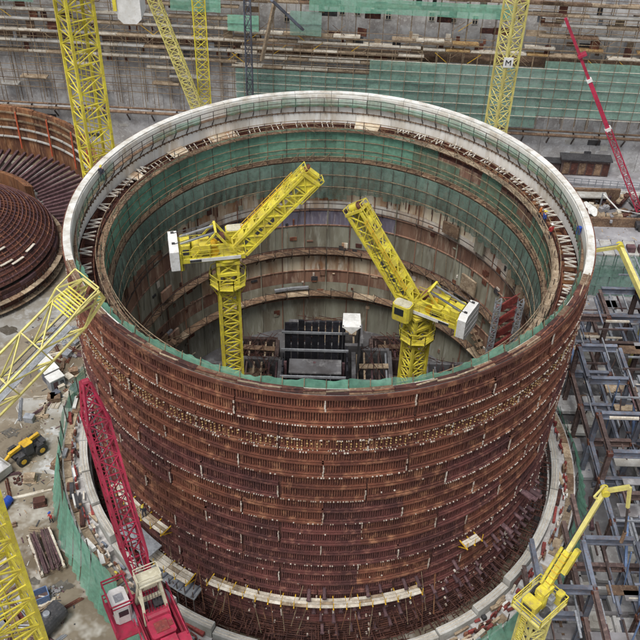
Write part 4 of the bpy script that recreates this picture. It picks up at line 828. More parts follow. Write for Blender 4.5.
for b, r in ((-42, 12.6), (-35, 13.0), (-58, 13.2), (-70, 12.6), (-40, 11.0), (-22, 12.8)): part('loose_plank', MB().arc(r, r + .35, dz(r) + .2, dz(r) + .3, b, b + 9, 3), 'timber_pale', dome, DM)
for i in range(40): b = rnd.uniform(-110, 10); part('prop', MB().bar(pol(15.0, b, GZ), pol(14.5, b + rnd.uniform(-1, 1), -32.2), .08), 'pole_dark', dome, DM)

# ================================================================== FAR BUILDING WITH SCAFFOLD AND NETTING
FO = Vector((-57.5, 72.9, 0)); FR = math.atan2(-6.09, 110.24); FM_ = T(FO.x, FO.y, 0, FR)     # local x along the face, -y towards the camera
hall = thing('turbine_hall', 'long unfinished concrete hall filling the whole background', 'building', (FO.x, FO.y, GZ))
def HP(name, mb, m, parent=hall): return part(name, mb, m, parent, FM_)
for i in range(24):                                             # lower wall cast in bays
    u = -42 + i * 8.5
    HP('wall_bay', MB().box((u + 4.25, 1.0, -31.6), (8.46, 1.6, 6.8)), 'concrete'); [HP('wall_bay', MB().box((u + 1.41 + 2.83 * q, 1.6 + rnd.uniform(-.06, .06), -26.7 + 2.9 * w_), (2.80, 1.6, 2.86)), 'concrete_stained') for q in range(3) for w_ in range(4)]
    HP('upper_wall_bay', MB().box((u + 4.25, 4.2, -9.5), (8.44, 1.2, 14)), 'concrete_stained'); HP('roof_bay', MB().box((u + 4.25, 14, -2.4), (8.44, 20, .5)), 'concrete'); HP('ledge_bay', MB().box((u + 4.25, 2.2, -16.4), (8.44, 3.0, .4)), 'plank_brown')
for u, v in ((59.0, -9.9), (61.5, -9.9), (64.0, -10.1), (66.5, -10.3), (73.5, -10.2), (77.0, -10.3), (80.5, -10.4), (50, -11.5)):
    w = HP('window', MB().box((u, 3.55, v), (1.0, .16, 1.5)), 'timber_pale'); part('pane', MB().box((u, 3.45, v), (.74, .06, 1.22)), 'glass_dark', w); part('pane_bar', MB().box((u, 3.40, v), (.74, .04, .08)).box((u, 3.40, v), (.08, .04, 1.2)), 'timber_pale', w)
# service pipe along the foot
sp = thing('service_pipe', 'brown service pipe on brackets running along the foot of the far hall', 'pipe', (FO.x, FO.y, GZ))
for i in range(24):
    u = -42 + i * 8.5; part('pipe', MB().tube((u + .05, -.9, -27.9), (u + 8.45, -.9, -27.9), .26, 8).tube((u + .05, -.5, -27.3), (u + 8.45, -.5, -27.3), .16, 8), 'plank_brown', sp, FM_)
    for du in (1, 5.2): part('bracket', MB().bar((u + du, .2, -27.8), (u + du, -1.3, -28.2), .22).bar((u + du, .25, -30.0), (u + du, -1.1, -28.3), .2), 'pole_dark', sp, FM_)
for i in range(26): u = rnd.uniform(0, 108); HP('wall_recess', MB().box((u, .22, rnd.uniform(-33.5, -29.4)), (rnd.uniform(.8, 2.5), .12, rnd.uniform(.5, 1.2))), 'concrete_pale' if i % 3 else 'dark_metal')
# scaffold along the whole face
sc = thing('facade_scaffold', 'many-level pole and plank scaffold along the face of the far hall', 'scaffold', (FO.x, FO.y, GZ))
PO = MB().bar((0, 0, -26.8), (0, 0, -1.5), .10).mesh('scaffold_pole', 'pole')
for i in range(76):
    u = -20 + i * 2.2; part('scaffold_pole', PO, None, sc, FM_ @ T(u, -.9, rnd.uniform(-.6, .8))); 
    if i % 2: part('scaffold_pole', PO, None, sc, FM_ @ T(u, .4, rnd.uniform(-.6, .4)))
def lifts(u0, u1, zs, prob, mats, y=-.3, w=1.3, L=4.4):
    for z in zs:
        u = u0 + rnd.uniform(-1, 1)
        while u < u1:
            l = L * rnd.uniform(.7, 1.25)
            if rnd.random() < prob: part('plank', MB().box((u + l / 2, y, z + rnd.uniform(-.05, .05)), (l - .1, w, .16)).box((u + l / 2, y - w / 2 - .05, z + .20), (l - .15, .06, .36)), rnd.choice(mats), sc, FM_)
            u += l
        part('ledger', MB().bar((u0, -.95, z - .12), (u1, -.95, z - .12), .09).bar((u0, -.95, z + .95), (u1, -.95, z + .95), .07), 'pole', sc, FM_)
lifts(-20, 42, (-10.6, -12.2, -14.1, -15.9, -17.7), .95, ['timber_pale', 'timber_pale', 'concrete_pale', 'timber'])
lifts(6, 42, (-19.5,), .55, ['timber_pale', 'timber'])
lifts(-20, 42, (-21.0, -22.4, -23.9), .16, ['timber', 'concrete_pale'])
lifts(42, 72, (-12.6, -13.8, -15.2, -16.8, -18.4), .88, ['timber_pale', 'timber', 'timber_pale'])
lifts(72, 150, (-12.8, -14.0), .85, ['timber_pale', 'timber', 'ochre_bits'])
lifts(90, 150, (-5.6, -7.4, -9.0, -10.8), .9, ['timber', 'plank_brown', 'concrete_pale'])
lifts(-20, 40, (-5.0, -6.8, -8.6), .85, ['timber', 'plank_brown', 'concrete_pale'])
lifts(40, 90, (-5.6, -7.3), .85, ['timber', 'plank_brown'])
for i in range(44):                                             # brown shutter soldiers behind the planks at left
    u = 17 + i * .62 if i < 40 else rnd.uniform(40, 50)
    if rnd.random() < .6: part('soldier', MB().box((u, .62, rnd.choice((-13.2, -15.0, -16.8, -18.6))), (.28, .25, 1.5)), 'rust' if rnd.random() < .7 else 'rust_dark', sc, FM_)
for i in range(60): u = rnd.uniform(-15, 120); z = rnd.choice((-6.4, -8.2, -9.8, -11.4, -13.2, -15, -16.8)); part('shutter', MB().box((u, .55, z + .5), (rnd.uniform(1.2, 3.6), .2, rnd.uniform(.7, 1.2))), rnd.choice(('rust_dark', 'plank_brown', 'timber', 'rust', 'dark_metal')), sc, FM_)
for i in range(110): u = rnd.uniform(-18, 130); z = rnd.choice((-10.6, -12.2, -14.1, -15.9, -17.7, -13.8, -15.2)); part('brace', MB().bar((u, -.97, z), (u + rnd.choice((-2, 2)), -.97, z + 1.6), .07), 'yellow_deep' if i % 4 == 0 else 'pole', sc, FM_)
for i in range(64): u = -18 + i * 2.2 + rnd.uniform(-.3, .3); part('face_pole', MB().bar((u, -1.85, -26.6), (u, -1.85, -13.8), .07), 'pole', sc, FM_)
for z in (-15.7, -17.4, -19.1, -20.8, -22.5, -24.2): part('ledger', MB().bar((42, -1.8, z), (150, -1.8, z), .07), 'timber_pale', sc, FM_)
for i in range(170):                                            # clutter standing on the lifts
    u = rnd.uniform(-18, 125); z = rnd.choice((-6.8, -8.6, -10.6, -12.2, -14.1, -15.9, -17.7) if u < 42 else (-5.6, -7.4, -9.0, -12.8, -14.0)) + .1; h = rnd.uniform(.5, 1.5)
    part('board', MB().box((u, rnd.uniform(-.6, .5), z + h / 2), (rnd.uniform(.2, 1.6), .12, h), rnd.uniform(-.3, .3)), rnd.choice(('plank_brown', 'rust_dark', 'timber', 'timber_pale', 'dark_metal', 'rust', 'grey_metal')), sc, FM_)
fnr = thing('facade_netting', 'wide green debris netting in overlapping strips over the far scaffold', 'netting', (FO.x, FO.y, GZ))
def strips(u0, u1, ztop, zbot, rows, m, seed):
    r = random.Random(seed); h = (ztop - zbot) / rows
    for k in range(rows):
        u = u0
        while u < u1:
            l = min(r.uniform(5, 7), u1 - u + .01); ph = r.uniform(0, 6); z1 = ztop - k * h; zt = z1 + r.uniform(-.02, .05); dy = -1.25 - .10 * (k % 2)
            part('net_strip', MB().sheet(lambda a, b: (u + l * a, dy - .45 * (1 - b) + .05 * math.sin(a * 9 + ph), zt - (1 - b) * (h + .04 + .03 * math.sin(a * 3.1 + ph))), 8, 4), m, fnr, FM_, smooth=True)
            u += l
strips(42, 64, -18.6, -26.4, 5, 'net_grey', 1)
strips(64, 92, -15.9, -26.2, 6, 'net_grey', 2)
strips(92, 150, -14.6, -23.9, 6, 'net_grey', 3)
strips(54, 86, -6.0, -8.1, 1, 'net', 4)
strips(-6, 10, -6.2, -9.0, 1, 'net_grey', 11); strips(32, 40, -7.0, -9.2, 1, 'net', 5); strips(41, 46, -9.6, -12.0, 2, 'net', 6); strips(51, 56, -8.5, -12.2, 2, 'net_grey', 7)
# low buildings and pits between the drum and the hall at upper right
sd1 = thing('flat_roof_shed', 'low dark flat-roofed shed at the foot of the far hall, upper right', 'shed', (44, 68.5, GZ), rz=0)
part('wall', MB().box((44.4, 67.2, -33.4), (8.2, 3.2, 3.1), FR), 'steel_brown', sd1); part('roof', MB().box((44.4, 67.0, -31.75), (8.7, 3.8, .16), FR), 'dark_metal', sd1); part('wall', MB().box((37.6, 67.5, -33.9), (5.2, 2.4, 2.0), FR), 'steel_brown', sd1); part('roof', MB().box((37.6, 67.4, -32.8), (5.5, 2.7, .14), FR), 'dark_metal', sd1)
for i in range(6): part('door_panel', MB().box((41.1 + i * 1.35, 65.75 - i * .07, -33.6), (1.1, .1, 2.2), FR), 'rust_dark' if i % 2 else 'plank_brown', sd1)
fe = thing('railing_fence', 'pale tubular railing fence beyond the rim at upper right', 'fence', (44, 62.5, GZ))
for i in range(16): part('post', MB().bar((36 + i * 1.2, 63 - i * .12, GZ), (36 + i * 1.2, 63 - i * .12, GZ + 1.5), .09), 'grey_metal', fe)
for z in (.5, 1.0, 1.45): part('rail', MB().bar((36, 63, GZ + z), (54, 61.2, GZ + z), .09), 'grey_metal', fe)
pit = thing('shuttered_pit', 'brown timber-shuttered pit beyond the rim at upper right', 'pit', (45, 55, GZ))
for x, y, sx, sy, h in ((43.6, 57.4, 9.5, .5, 2.6), (39.2, 53.8, .5, 7.2, 2.6), (46.2, 50.4, 14, .5, 1.6), (52, 54, .5, 7, 2.6)): part('wall', MB().box((x, y, GZ + h / 2), (sx, sy, h)), 'plank_brown', pit)
part('roof', MB().box((42.6, 55.9, GZ + 2.3), (6.4, 1.6, .25)), 'concrete_pale', pit); part('ramp', MB().box((43.6, 52.6, GZ + 1.0), (2.8, 4.8, .2)), 'timber', pit); part('tarpaulin', MB().sheet(lambda u, v: (41.6 + 1.5 * u + .3 * math.sin(v * 4), 50.6 + 3.6 * v, GZ + 1.9 + .25 * math.sin(u * 6 + v * 5)), 8, 8), 'tarp', pit, smooth=True)
for i in range(26):
    x = rnd.uniform(40, 51.5); y = rnd.uniform(50.8, 57)
    mm = rnd.choice(('timber', 'plank_brown', 'rust_dark', 'timber_pale', 'rust_purple', 'slab')); single('pit_shutter', MB().box((0, 0, .2), (rnd.uniform(1, 3.4), rnd.uniform(.3, .9), rnd.uniform(.2, .9))).box((0, 0, .75), (.8, .5, .2), .4), mm, ADJ[mm] + ' ' + 'timber shutter lying in the pit beyond the rim', 'shutter', T(x, y, GZ + rnd.uniform(.3, 1.6), rnd.uniform(0, 3.1)), 'shutters in the pit')
lw = thing('loop_wire', 'pale bent pipe arching over the pit near the small red crane', 'pipe', (46, 53, GZ)); part('pipe', MB().tube((44.6, 54.5, -31.5), (47, 52.5, -33.2), .12, 6).tube((47, 52.5, -33.2), (51.5, 51.4, -33.4), .12, 6), 'white_paint', lw); part('stand', MB().bar((44.6, 54.5, GZ), (44.6, 54.5, -31.4), .2), 'grey_metal', lw)
ns = thing('netted_scaffold', 'netted low scaffold block beyond the right side of the drum', 'scaffold', (41, 30, GZ))
for i in range(9):
    x = 34.0 + i * 1.7; part('standard', MB().bar((x, 32.6, GZ), (x, 32.6, -27.6), .1).bar((x, 36, GZ), (x, 36, -27.6), .1), 'pole_dark', ns)
    for k in range(4):
        ph = rnd.uniform(0, 6); part('net_panel', MB().sheet(lambda u, v: (x + 1.68 * u, 32.45 - .12 * math.sin(u * 7 + ph) - .15 * (1 - v), -34.9 + k * 1.75 + v * 1.8), 6, 4), 'net_grey', ns, smooth=True)
    part('deck', MB().box((x + .85, 34.3, -27.8), (1.62, 3.4, .12)), 'concrete_pale' if i % 2 else 'slab', ns)
    if i > 4: part('brick_stack', MB().box((x + .5, 33.6, -27.3), (1.2, .9, .9)), 'rust_purple', ns)
# slabs and strips of road beyond the right rim
for k, (x, y, sx, sy, h, m) in enumerate(((43, 42.6, 22, 1.0, 1.4, 'concrete_pale'), (43, 45.4, 24, .9, .6, 'concrete'), (40, 60.2, 26, .8, .7, 'concrete_pale'), (44, 38.8, 20, 2.2, .9, 'concrete'))):
    single('concrete_beam', MB().cbox((0, 0, h / 2), (sx, sy, h), .12, 0).box((0, 0, h + .06), (sx * .97, sy * .5, .12)), m, ('first', 'second', 'farthest', 'nearest')[k] + ' long concrete ground beam beyond the right side of the rim', 'beam', T(x, y, GZ, R_(-4)), 'ground beams')

# ================================================================== STEEL FRAME ON THE RIGHT
sf = thing('unfinished_building', 'blue-grey and brown open steel frame filling the right side', 'building', (36, 0, GZ))
XS = [20.4, 25.4, 30.6, 35.4, 40.4, 45.6, 51.0]; YS = [-46 + 5.6 * i for i in range(14)]; Z1, Z2 = -29.6, -25.2
def ibeam(p, q, h, w):
    p = Vector(p); q = Vector(q); mb = MB(); up = Vector((0, 0, h / 2))
    mb.bar(p + up, q + up, w, .07); mb.bar(p - up, q - up, w, .07); mb.bar(p, q, .09, h - .07); return mb
for i, x in enumerate(XS):
    for j, y in enumerate(YS):
        if y > 26 or x * x + y * y < 30.6 ** 2 or (abs(x - 18.1) < 3 and abs(y + 29.6) < 3): continue
        tall = rnd.random() < .72; zt = Z2 + .3 if tall else Z1 + .3
        mb = MB(); mb.box((x, y - .22, (GZ + zt) / 2), (.55, .08, zt - GZ)).box((x, y + .22, (GZ + zt) / 2), (.55, .08, zt - GZ)).box((x, y, (GZ + zt) / 2), (.10, .36, zt - GZ))
        part('column', mb, 'steel_brown' if rnd.random() < .65 else 'steel_blue', sf); part('base_plate', MB().box((x, y, GZ + .06), (.9, .9, .1)), 'steel_brown', sf)
        part('joint_plate', MB().box((x, y, Z1), (.62, .62, .5)), 'rust', sf)
        if tall: part('joint_plate', MB().box((x, y, Z2), (.6, .6, .45)), 'rust', sf)
        for z, pr in ((Z1, .9), (Z2, .66)):
            if i < len(XS) - 1 and rnd.random() < pr: part('beam', ibeam((x + .25, y, z), (XS[i + 1] - .25, y, z), .85, .48), 'steel_blue' if rnd.random() < .8 else 'steel_brown', sf)
            if j < len(YS) - 1 and YS[j + 1] <= 26 and rnd.random() < pr * .92: part('beam', ibeam((x, y + .25, z), (x, YS[j + 1] - .25, z), .62, .42), 'steel_blue' if rnd.random() < .62 else 'steel_brown', sf)
        for k in (1, 2):
            if i < len(XS) - 1 and j < len(YS) - 1 and rnd.random() < .85: xx = x + (XS[i + 1] - x) * k / 3; part('purlin', ibeam((xx, y + .2, Z1 + .05), (xx, min(26, YS[j + 1]) - .2, Z1 + .05), .42, .30), rnd.choice(('steel_blue', 'steel_brown', 'grey_metal')), sf)
        if rnd.random() < .34 and i < len(XS) - 1: part('brace', MB().bar((x, y, Z1), (x + (XS[i + 1] - x) * .5, y, GZ + .6), .3, .3), 'steel_bright_blue', sf)
        if rnd.random() < .34 and j < len(YS) - 1 and YS[j + 1] <= 26: part('brace', MB().bar((x, y, Z1 + .2), (x, y + 3.2, Z2 - .2), .26, .26), 'steel_bright_blue' if rnd.random() < .7 else 'steel_brown', sf)
        if rnd.random() < .3 and tall and j < len(YS) - 1 and YS[j + 1] <= 26: part('brace', MB().bar((x, y + .2, Z2), (x, YS[j + 1] - .2, Z1), .22, .22), 'steel_brown', sf)
for i in range(16):                                             # steps of an access stair between columns
    part('stair_tread', MB().box((38.7, -9.5 + i * .42, -34.5 + i * .32), (1.3, .34, .07)), 'grey_metal', sf)
part('stair_string', MB().bar((38.0, -9.6, -34.6), (38.0, -2.9, -29.4), .10, .4).bar((39.4, -9.6, -34.6), (39.4, -2.9, -29.4), .10, .4), 'steel_bright_blue', sf)
for i in range(400):                                            # loose joists, decking and bars laid on both levels
    j = rnd.randrange(1, len(YS) - 1); y = YS[j] + rnd.uniform(0, 5); x = rnd.uniform(21, 48); z = rnd.choice((Z1, Z1, Z2)) + .5
    if y > 24 or x * x + y * y < 31.5 ** 2: continue
    k = rnd.random(); L = rnd.uniform(2, 5.2)
    if k < .38: part('joist', MB().bar((x, y, z), (x, y + L, z), rnd.uniform(.10, .24), rnd.uniform(.12, .3)), rnd.choice(('steel_blue', 'steel_brown', 'grey_metal', 'rust_purple')), sf)
    elif k < .66: part('joist', MB().bar((x, y, z), (x + L, y, z), rnd.uniform(.10, .24), rnd.uniform(.12, .3)), rnd.choice(('steel_blue', 'steel_brown', 'timber_pale', 'grey_metal')), sf)
    elif k < .86: part('decking', MB().box((x + L / 2, y + .5, z), (L, rnd.uniform(.6, 1.8), .10)), rnd.choice(('timber', 'concrete_pale', 'grey_metal', 'plank_brown', 'slab')), sf)
    else: part('bar', MB().bar((x, y, GZ + .3), (x + rnd.uniform(-1.5, 1.5), y + rnd.uniform(-1.5, 1.5), z), .12), 'steel_bright_blue' if rnd.random() < .4 else 'steel_brown', sf)
# floor pieces under the frame
for i in range(330):
    x = rnd.uniform(20 if i % 3 else 29.5, 48); y = rnd.uniform(-42, 27 if i % 3 == 0 else -14); k = rnd.random()
    if x * x + y * y < 30.3 ** 2 or x > 43 + .26 * (y - 11): continue
    if k < .34: mm = rnd.choice(('concrete_pale', 'slab', 'concrete', 'concrete_pale')); single('precast_plank', MB().cbox((0, 0, .25), (rnd.uniform(2, 4.5), rnd.uniform(1.2, 3), .5), .08).box((.2, .1, .53), (.9, .6, .1)), mm, ADJ[mm] + ' ' + 'precast slab lying ' + zone_y(y, x), 'slab', T(x, y, GZ + rnd.uniform(0, .5), rnd.choice((0, 0, 1.57)) + rnd.uniform(-.08, .08)), 'slabs under the steel frame')
    elif k < .62: mm = rnd.choice(('concrete', 'concrete_stained', 'slab')); single('concrete_upstand', MB().box((0, 0, .6), (rnd.uniform(2.5, 5), .35, 1.2)).box((0, 0, 1.25), (rnd.uniform(1.8, 2.4), .2, .12)), mm, ADJ[mm] + ' ' + 'low concrete stub wall ' + zone_y(y, x), 'wall', T(x, y, GZ, rnd.choice((0, 1.57))), 'stub walls under the steel frame')
    elif k < .82: mm = rnd.choice(('grey_metal', 'rust_purple', 'steel_blue')); single('pipe_length', MB().tube((-2.2, 0, .25), (2.2, 0, .25), .22, 8).tube((-2.25, 0, .25), (-2.1, 0, .25), .3, 8), mm, ADJ[mm] + ' ' + 'length of pipe lying ' + zone_y(y, x), 'pipe', T(x, y, GZ + rnd.uniform(0, .4), rnd.choice((0, 1.57)) + rnd.uniform(-.3, .3)), 'pipes under the steel frame')
    else: mm = rnd.choice(('timber', 'timber_pale', 'plank_brown')); single('timber_baulk', MB().box((0, 0, .15), (3.4, .3, .3)).box((.3, .32, .14), (3.2, .28, .28)).box((0, .15, .43), (3.0, .3, .26), .05), mm, ADJ[mm] + ' ' + 'stack of timber baulks ' + zone_y(y, x), 'timber', T(x, y, GZ, rnd.uniform(0, 3)), 'timber under the steel frame')

# ================================================================== YARD AT LEFT: CABINS, VEHICLES, STACKS, DEBRIS
for k, (x, y) in enumerate(((-35.9, 13.4), (-34.9, 11.9), (-33.9, 10.5))):
    t = thing('site_cabin', ('farthest', 'middle', 'nearest')[k] + ' of three small white-roofed cabins in the yard left of the drum', 'cabin', (x, y, GZ), 'site cabins'); M = T(x, y, GZ, R_(42))
    part('wall', MB().box((0, 0, .95), (1.9, 1.3, 1.9)), 'grey_metal' if k != 1 else 'steel_blue', t, M); part('roof', MB().box((0, 0, 1.97), (2.05, 1.45, .14)), 'white_paint', t, M); part('door', MB().box((-.3, -.67, .85), (.6, .05, 1.5)), 'rust_purple', t, M); part('window', MB().box((.55, -.67, 1.2), (.5, .05, .5)), 'glass_dark', t, M)
def telehandler(x, y, rz):
    t = thing('telehandler', 'yellow telehandler with black tyres on the muddy yard at left', 'telehandler', (x, y, GZ)); M = T(x, y, GZ, rz)
    def Q(n, mb, m, p=t): return part(n, mb, m, p, M if p is t else None)
    Q('chassis', MB().box((0, 0, .9), (3.8, .9, .5)).cbox((-1.9, 0, 1.1), (.7, 1.5, .6), .15), 'dark_metal'); Q('engine_cover', MB().cbox((-.4, -.78, 1.25), (1.7, .6, .6), .12), 'yellow_deep')
    Q('cab', MB().cbox((.1, .55, 1.75), (1.25, .95, 1.5), .15), 'dark_metal'); Q('cab_roof', MB().cbox((.1, .55, 2.54), (1.2, .9, .1), .12), 'yellow_deep')
    for dx, s in ((.74, 1), (-.54, -1)): Q('cab_window', MB().box((dx, .55, 1.95), (.03, .7, .8)), 'glass_dark')
    Q('boom', MB().bar((-1.9, -.15, 2.1), (2.2, -.15, 1.6), .36, .42), 'yellow_deep'); Q('boom_extension', MB().bar((2.0, -.15, 1.55), (3.1, -.15, .9), .3, .34), 'yellow_deep')
    Q('fork_carriage', MB().box((3.2, -.1, .65), (.14, 1.5, .8)), 'dark_metal')
    for s in (-.45, .35): Q('fork', MB().box((3.75, s, .28), (1.1, .14, .08)), 'dark_metal')
    for dx in (-1.25, 1.25):
        for s in (-1, 1):
            w = Q('wheel', MB().tube((dx, s * .80, .74), (dx, s * 1.25, .74), .74, 18), 'tyre'); part('rim', MB().tube((dx, s * 1.22, .74), (dx, s * 1.29, .74), .34, 12), 'yellow_deep', w)
            Q('mudguard', MB().box((dx, s * 1.0, 1.56), (.8, .4, .06)), 'dark_metal')
telehandler(-34.6, -.8, R_(228))
tr = thing('tipper_skip', 'pale grey open skip at the left edge in front of the telehandler', 'skip', (-37.4, -3.8, GZ)); M = T(-37.4, -3.8, GZ, R_(-35))
part('base', MB().box((0, 0, .45), (2.8, 2.2, .2)), 'grey_metal', tr, M)
for sx, sy, dx, dy in ((0, -1.1, 2.9, .1), (0, 1.1, 2.9, .1), (-1.4, 0, .1, 2.2), (1.4, 0, .1, 2.2)): part('side', MB().box((sx, sy, 1.0), (dx, dy, 1.1)), 'concrete_pale', tr, M)
part('load', MB().sheet(lambda u, v: (-1.3 + 2.6 * u, -1 + 2 * v, 1.2 + .25 * math.sin(u * 7) * math.sin(v * 6)), 10, 10), 'concrete', tr, M); part('wheel', MB().tube((-.6, -1.3, .35), (-.6, 1.3, .35), .33, 14), 'tyre', tr, M)
t = thing('fuel_drum', 'blue drum lying at the left edge of the yard', 'drum', (-35.1, -8.5, GZ)); M = T(-35.1, -8.5, GZ, R_(70))
part('shell', MB().tube((-.9, 0, .5), (.9, 0, .5), .48, 18), 'blue_plastic', t, M); part('hoop', MB().tube((-.35, 0, .5), (-.25, 0, .5), .52, 18).tube((.25, 0, .5), (.35, 0, .5), .52, 18), 'blue_plastic', t, M)
# bar rack
t = thing('bar_rack', 'timber-sided rack heaped with dark bars in the yard at left', 'rack', (-29.0, -14.7, GZ)); M = T(-29.0, -14.7, GZ, R_(-60))
for s in (-1.15, 1.15): part('side_rail', MB().box((0, s, .75), (5.6, .25, .35)), 'timber_pale', t, M)
for dx in (-2.4, 0, 2.4):
    part('cross_bearer', MB().box((dx, 0, .25), (.3, 2.7, .5)), 'timber', t, M)
    for s in (-1.15, 1.15): part('stake', MB().box((dx, s * 1.12, .6), (.16, .12, 1.2)), 'plank_brown', t, M)
for i in range(30): y = rnd.uniform(-.95, .95); part('bar', MB().bar((-2.6 + rnd.uniform(-.4, .2), y, .6 + rnd.random() * .5), (2.6 + rnd.uniform(-.4, .4), y + rnd.uniform(-.3, .3), .6 + rnd.random() * .5), .13), 'rust_purple' if i % 3 else 'steel_brown', t, M)
t = thing('blue_bin', 'blue open bin beside the thick yellow mast at lower left', 'bin', (-28.4, -20.1, GZ)); M = T(-28.4, -20.1, GZ, R_(30))
for sx, sy, dx, dy in ((0, -.6, 1.9, .08), (0, .6, 1.9, .08), (-.95, 0, .08, 1.2), (.95, 0, .08, 1.2)): part('side', MB().box((sx, sy, .55), (dx, dy, 1.1)), 'steel_bright_blue', t, M)
part('floor', MB().box((0, 0, .1), (1.9, 1.2, .1)), 'steel_brown', t, M)
t = thing('black_tank', 'black tank at the bottom edge right of the thick yellow mast', 'tank', (-26.6, -23.1, GZ)); M = T(-26.6, -23.1, GZ, R_(60))
part('shell', MB().tube((-1.7, 0, 1.2), (1.7, 0, 1.2), 1.05, 20), 'dark_metal', t, M); part('saddle', MB().box((-1, 0, .2), (.3, 1.6, .5)).box((1, 0, .2), (.3, 1.6, .5)), 'steel_brown', t, M); part('manhole', MB().tube((0, 0, 2.2), (0, 0, 2.5), .35, 12), 'grey_metal', t, M)
# red tubular barriers along the path
for k, (x, y, rz) in enumerate(((-31.4, -8.0, .3), (-33.4, -4.6, .1), (-30.8, -2.4, 1.2))):
    single('pallet', MB().box((0, 0, .1), (1.5, 1.1, .12)).box((0, -.4, .03), (1.5, .12, .1)).box((0, .4, .03), (1.5, .12, .1)).cbox((0, 0, .5), (1.3, .9, .65), .1), ('rust_dark', 'timber', 'plank_brown')[k], ('dark loaded pallet beside the green ring netting at left', 'loaded timber pallet on bare mud in the yard', 'loaded brown pallet on the wet concrete near the netting')[k], 'pallet', T(x, y, GZ + .02, rz))
single('timber_pole', MB().bar((-2.4, 0, .12), (2.4, 0, .12), .2, .2).bar((-2.2, .2, .1), (1.5, .25, .1), .12), 'timber_pale', 'long pale timber pole lying across the mud left of the worker', 'pole', T(-32.8, -6.8, GZ, R_(20)))
# yard stacks
for i in range(150):
    z = rnd.random()
    if i < 62: x = rnd.uniform(-38, -31.5); y = rnd.uniform(4.5, 22)
    elif i < 96: x = rnd.uniform(-33, -24.8); y = rnd.uniform(-26, -15)
    elif i < 126: x = rnd.uniform(-38.5, -28); y = rnd.uniform(-16, -1)
    else: x = rnd.uniform(-36, -29); y = rnd.uniform(33, 60)
    if x * x + y * y < 31.6 ** 2 or (abs(x + 35.3) < 3.2 and abs(y + .8) < 3.2): continue
    if 96 <= i < 126 and rnd.random() < .45: continue
    if (x + 29) ** 2 + (y + 14.7) ** 2 < 10 or (abs(x + 35.6) < 2.2 and abs(y - 11.9) < 2.6): continue
    zone = 'near the three cabins' if i < 62 else ('below the bar rack' if i < 96 else ('scattered over the mud' if i < 126 else 'behind the left rim'))
    rz = rnd.uniform(0, 3.14)
    if z < .28: mm = rnd.choice(('timber', 'timber_pale', 'plank_brown')); single('plank_pile', MB().box((0, 0, .08), (2.6, .24, .1)).box((.1, .3, .08), (2.4, .22, .1), .08).box((0, .16, .2), (2.5, .25, .1), -.1).box((.2, .1, .31), (2.2, .22, .09), .2), mm, ADJ[mm] + ' ' + 'small pile of planks ' + zone, 'planks', T(x, y, GZ, rz), 'plank piles ' + zone)
    elif z < .5: mm = rnd.choice(('rust_purple', 'rust', 'grey_metal')); single('bar_bundle', MB().tube((-1.9, 0, .1), (1.9, .1, .1), .07, 5).tube((-1.8, .15, .1), (2, .12, .1), .07, 5).tube((-1.9, .3, .1), (1.7, .4, .1), .07, 5).tube((-1.8, .12, .22), (1.9, .2, .24), .07, 5), mm, ADJ[mm] + ' ' + 'bundle of steel bars ' + zone, 'bars', T(x, y, GZ, rz), 'bar bundles ' + zone)
    elif z < .7: mm = rnd.choice(('grey_metal', 'timber_pale', 'rust_purple', 'concrete_pale', 'red_brown')); single('shutter_panel', MB().box((0, 0, .08), (1.8, 1.2, .08)).box((0, -.5, .16), (1.8, .1, .1)).box((0, 0, .16), (1.8, .1, .1)).box((0, .5, .16), (1.8, .1, .1)), mm, ADJ[mm] + ' ' + 'flat ribbed shutter panel ' + zone, 'shutter', T(x, y, GZ, rz), 'shutter panels ' + zone)
    elif z < .85: mm = rnd.choice(('timber', 'plank_brown', 'grey_metal', 'steel_blue', 'timber_pale')); single('crate', MB().box((0, 0, .4), (1.1, .8, .8)).box((0, 0, .83), (1.2, .9, .07)).box((-.4, 0, .4), (.1, .84, .78)).box((.4, 0, .4), (.1, .84, .78)), mm, ADJ[mm] + ' ' + 'small crate ' + zone, 'crate', T(x, y, GZ, rz), 'crates ' + zone)
    else:
        mb = MB(); r = random.Random(i); n = 18
        for j in range(n): a = r.uniform(0, 6.28); q = r.uniform(0, .8); s_ = r.uniform(.1, .32); mb.box((q * math.cos(a), q * math.sin(a), s_ * .4), (s_, s_ * r.uniform(.6, 1.5), s_), r.uniform(0, 3))
        mm = rnd.choice(('concrete_pale', 'slab', 'rust_dark')); single('rubble_heap', mb, mm, ADJ[mm] + ' ' + 'small heap of rubble ' + zone, 'rubble', T(x, y, GZ, rz), 'rubble heaps ' + zone)
# fine debris
mb = MB()
for i in range(2000):
    if i % 2: x = rnd.uniform(-40, -24); y = rnd.uniform(-28, 24)
    else: x = rnd.uniform(29, 52); y = rnd.uniform(-36, 62)
    if x * x + y * y < 30 ** 2: continue
    mb.cur = rnd.choice((0, 1, 1, 2, 3)); s_ = rnd.uniform(.04, .15); L = rnd.choice((1, 1, 2, 6)) * s_
    mb.box((x, y, GZ + s_ * .3), (L, s_, s_ * .5), rnd.uniform(0, 3.14))
single('debris', mb, ['concrete_pale', 'timber', 'rust_purple', 'dark_metal'], 'fine scattered building debris over the yard ground', 'debris', kind='stuff')

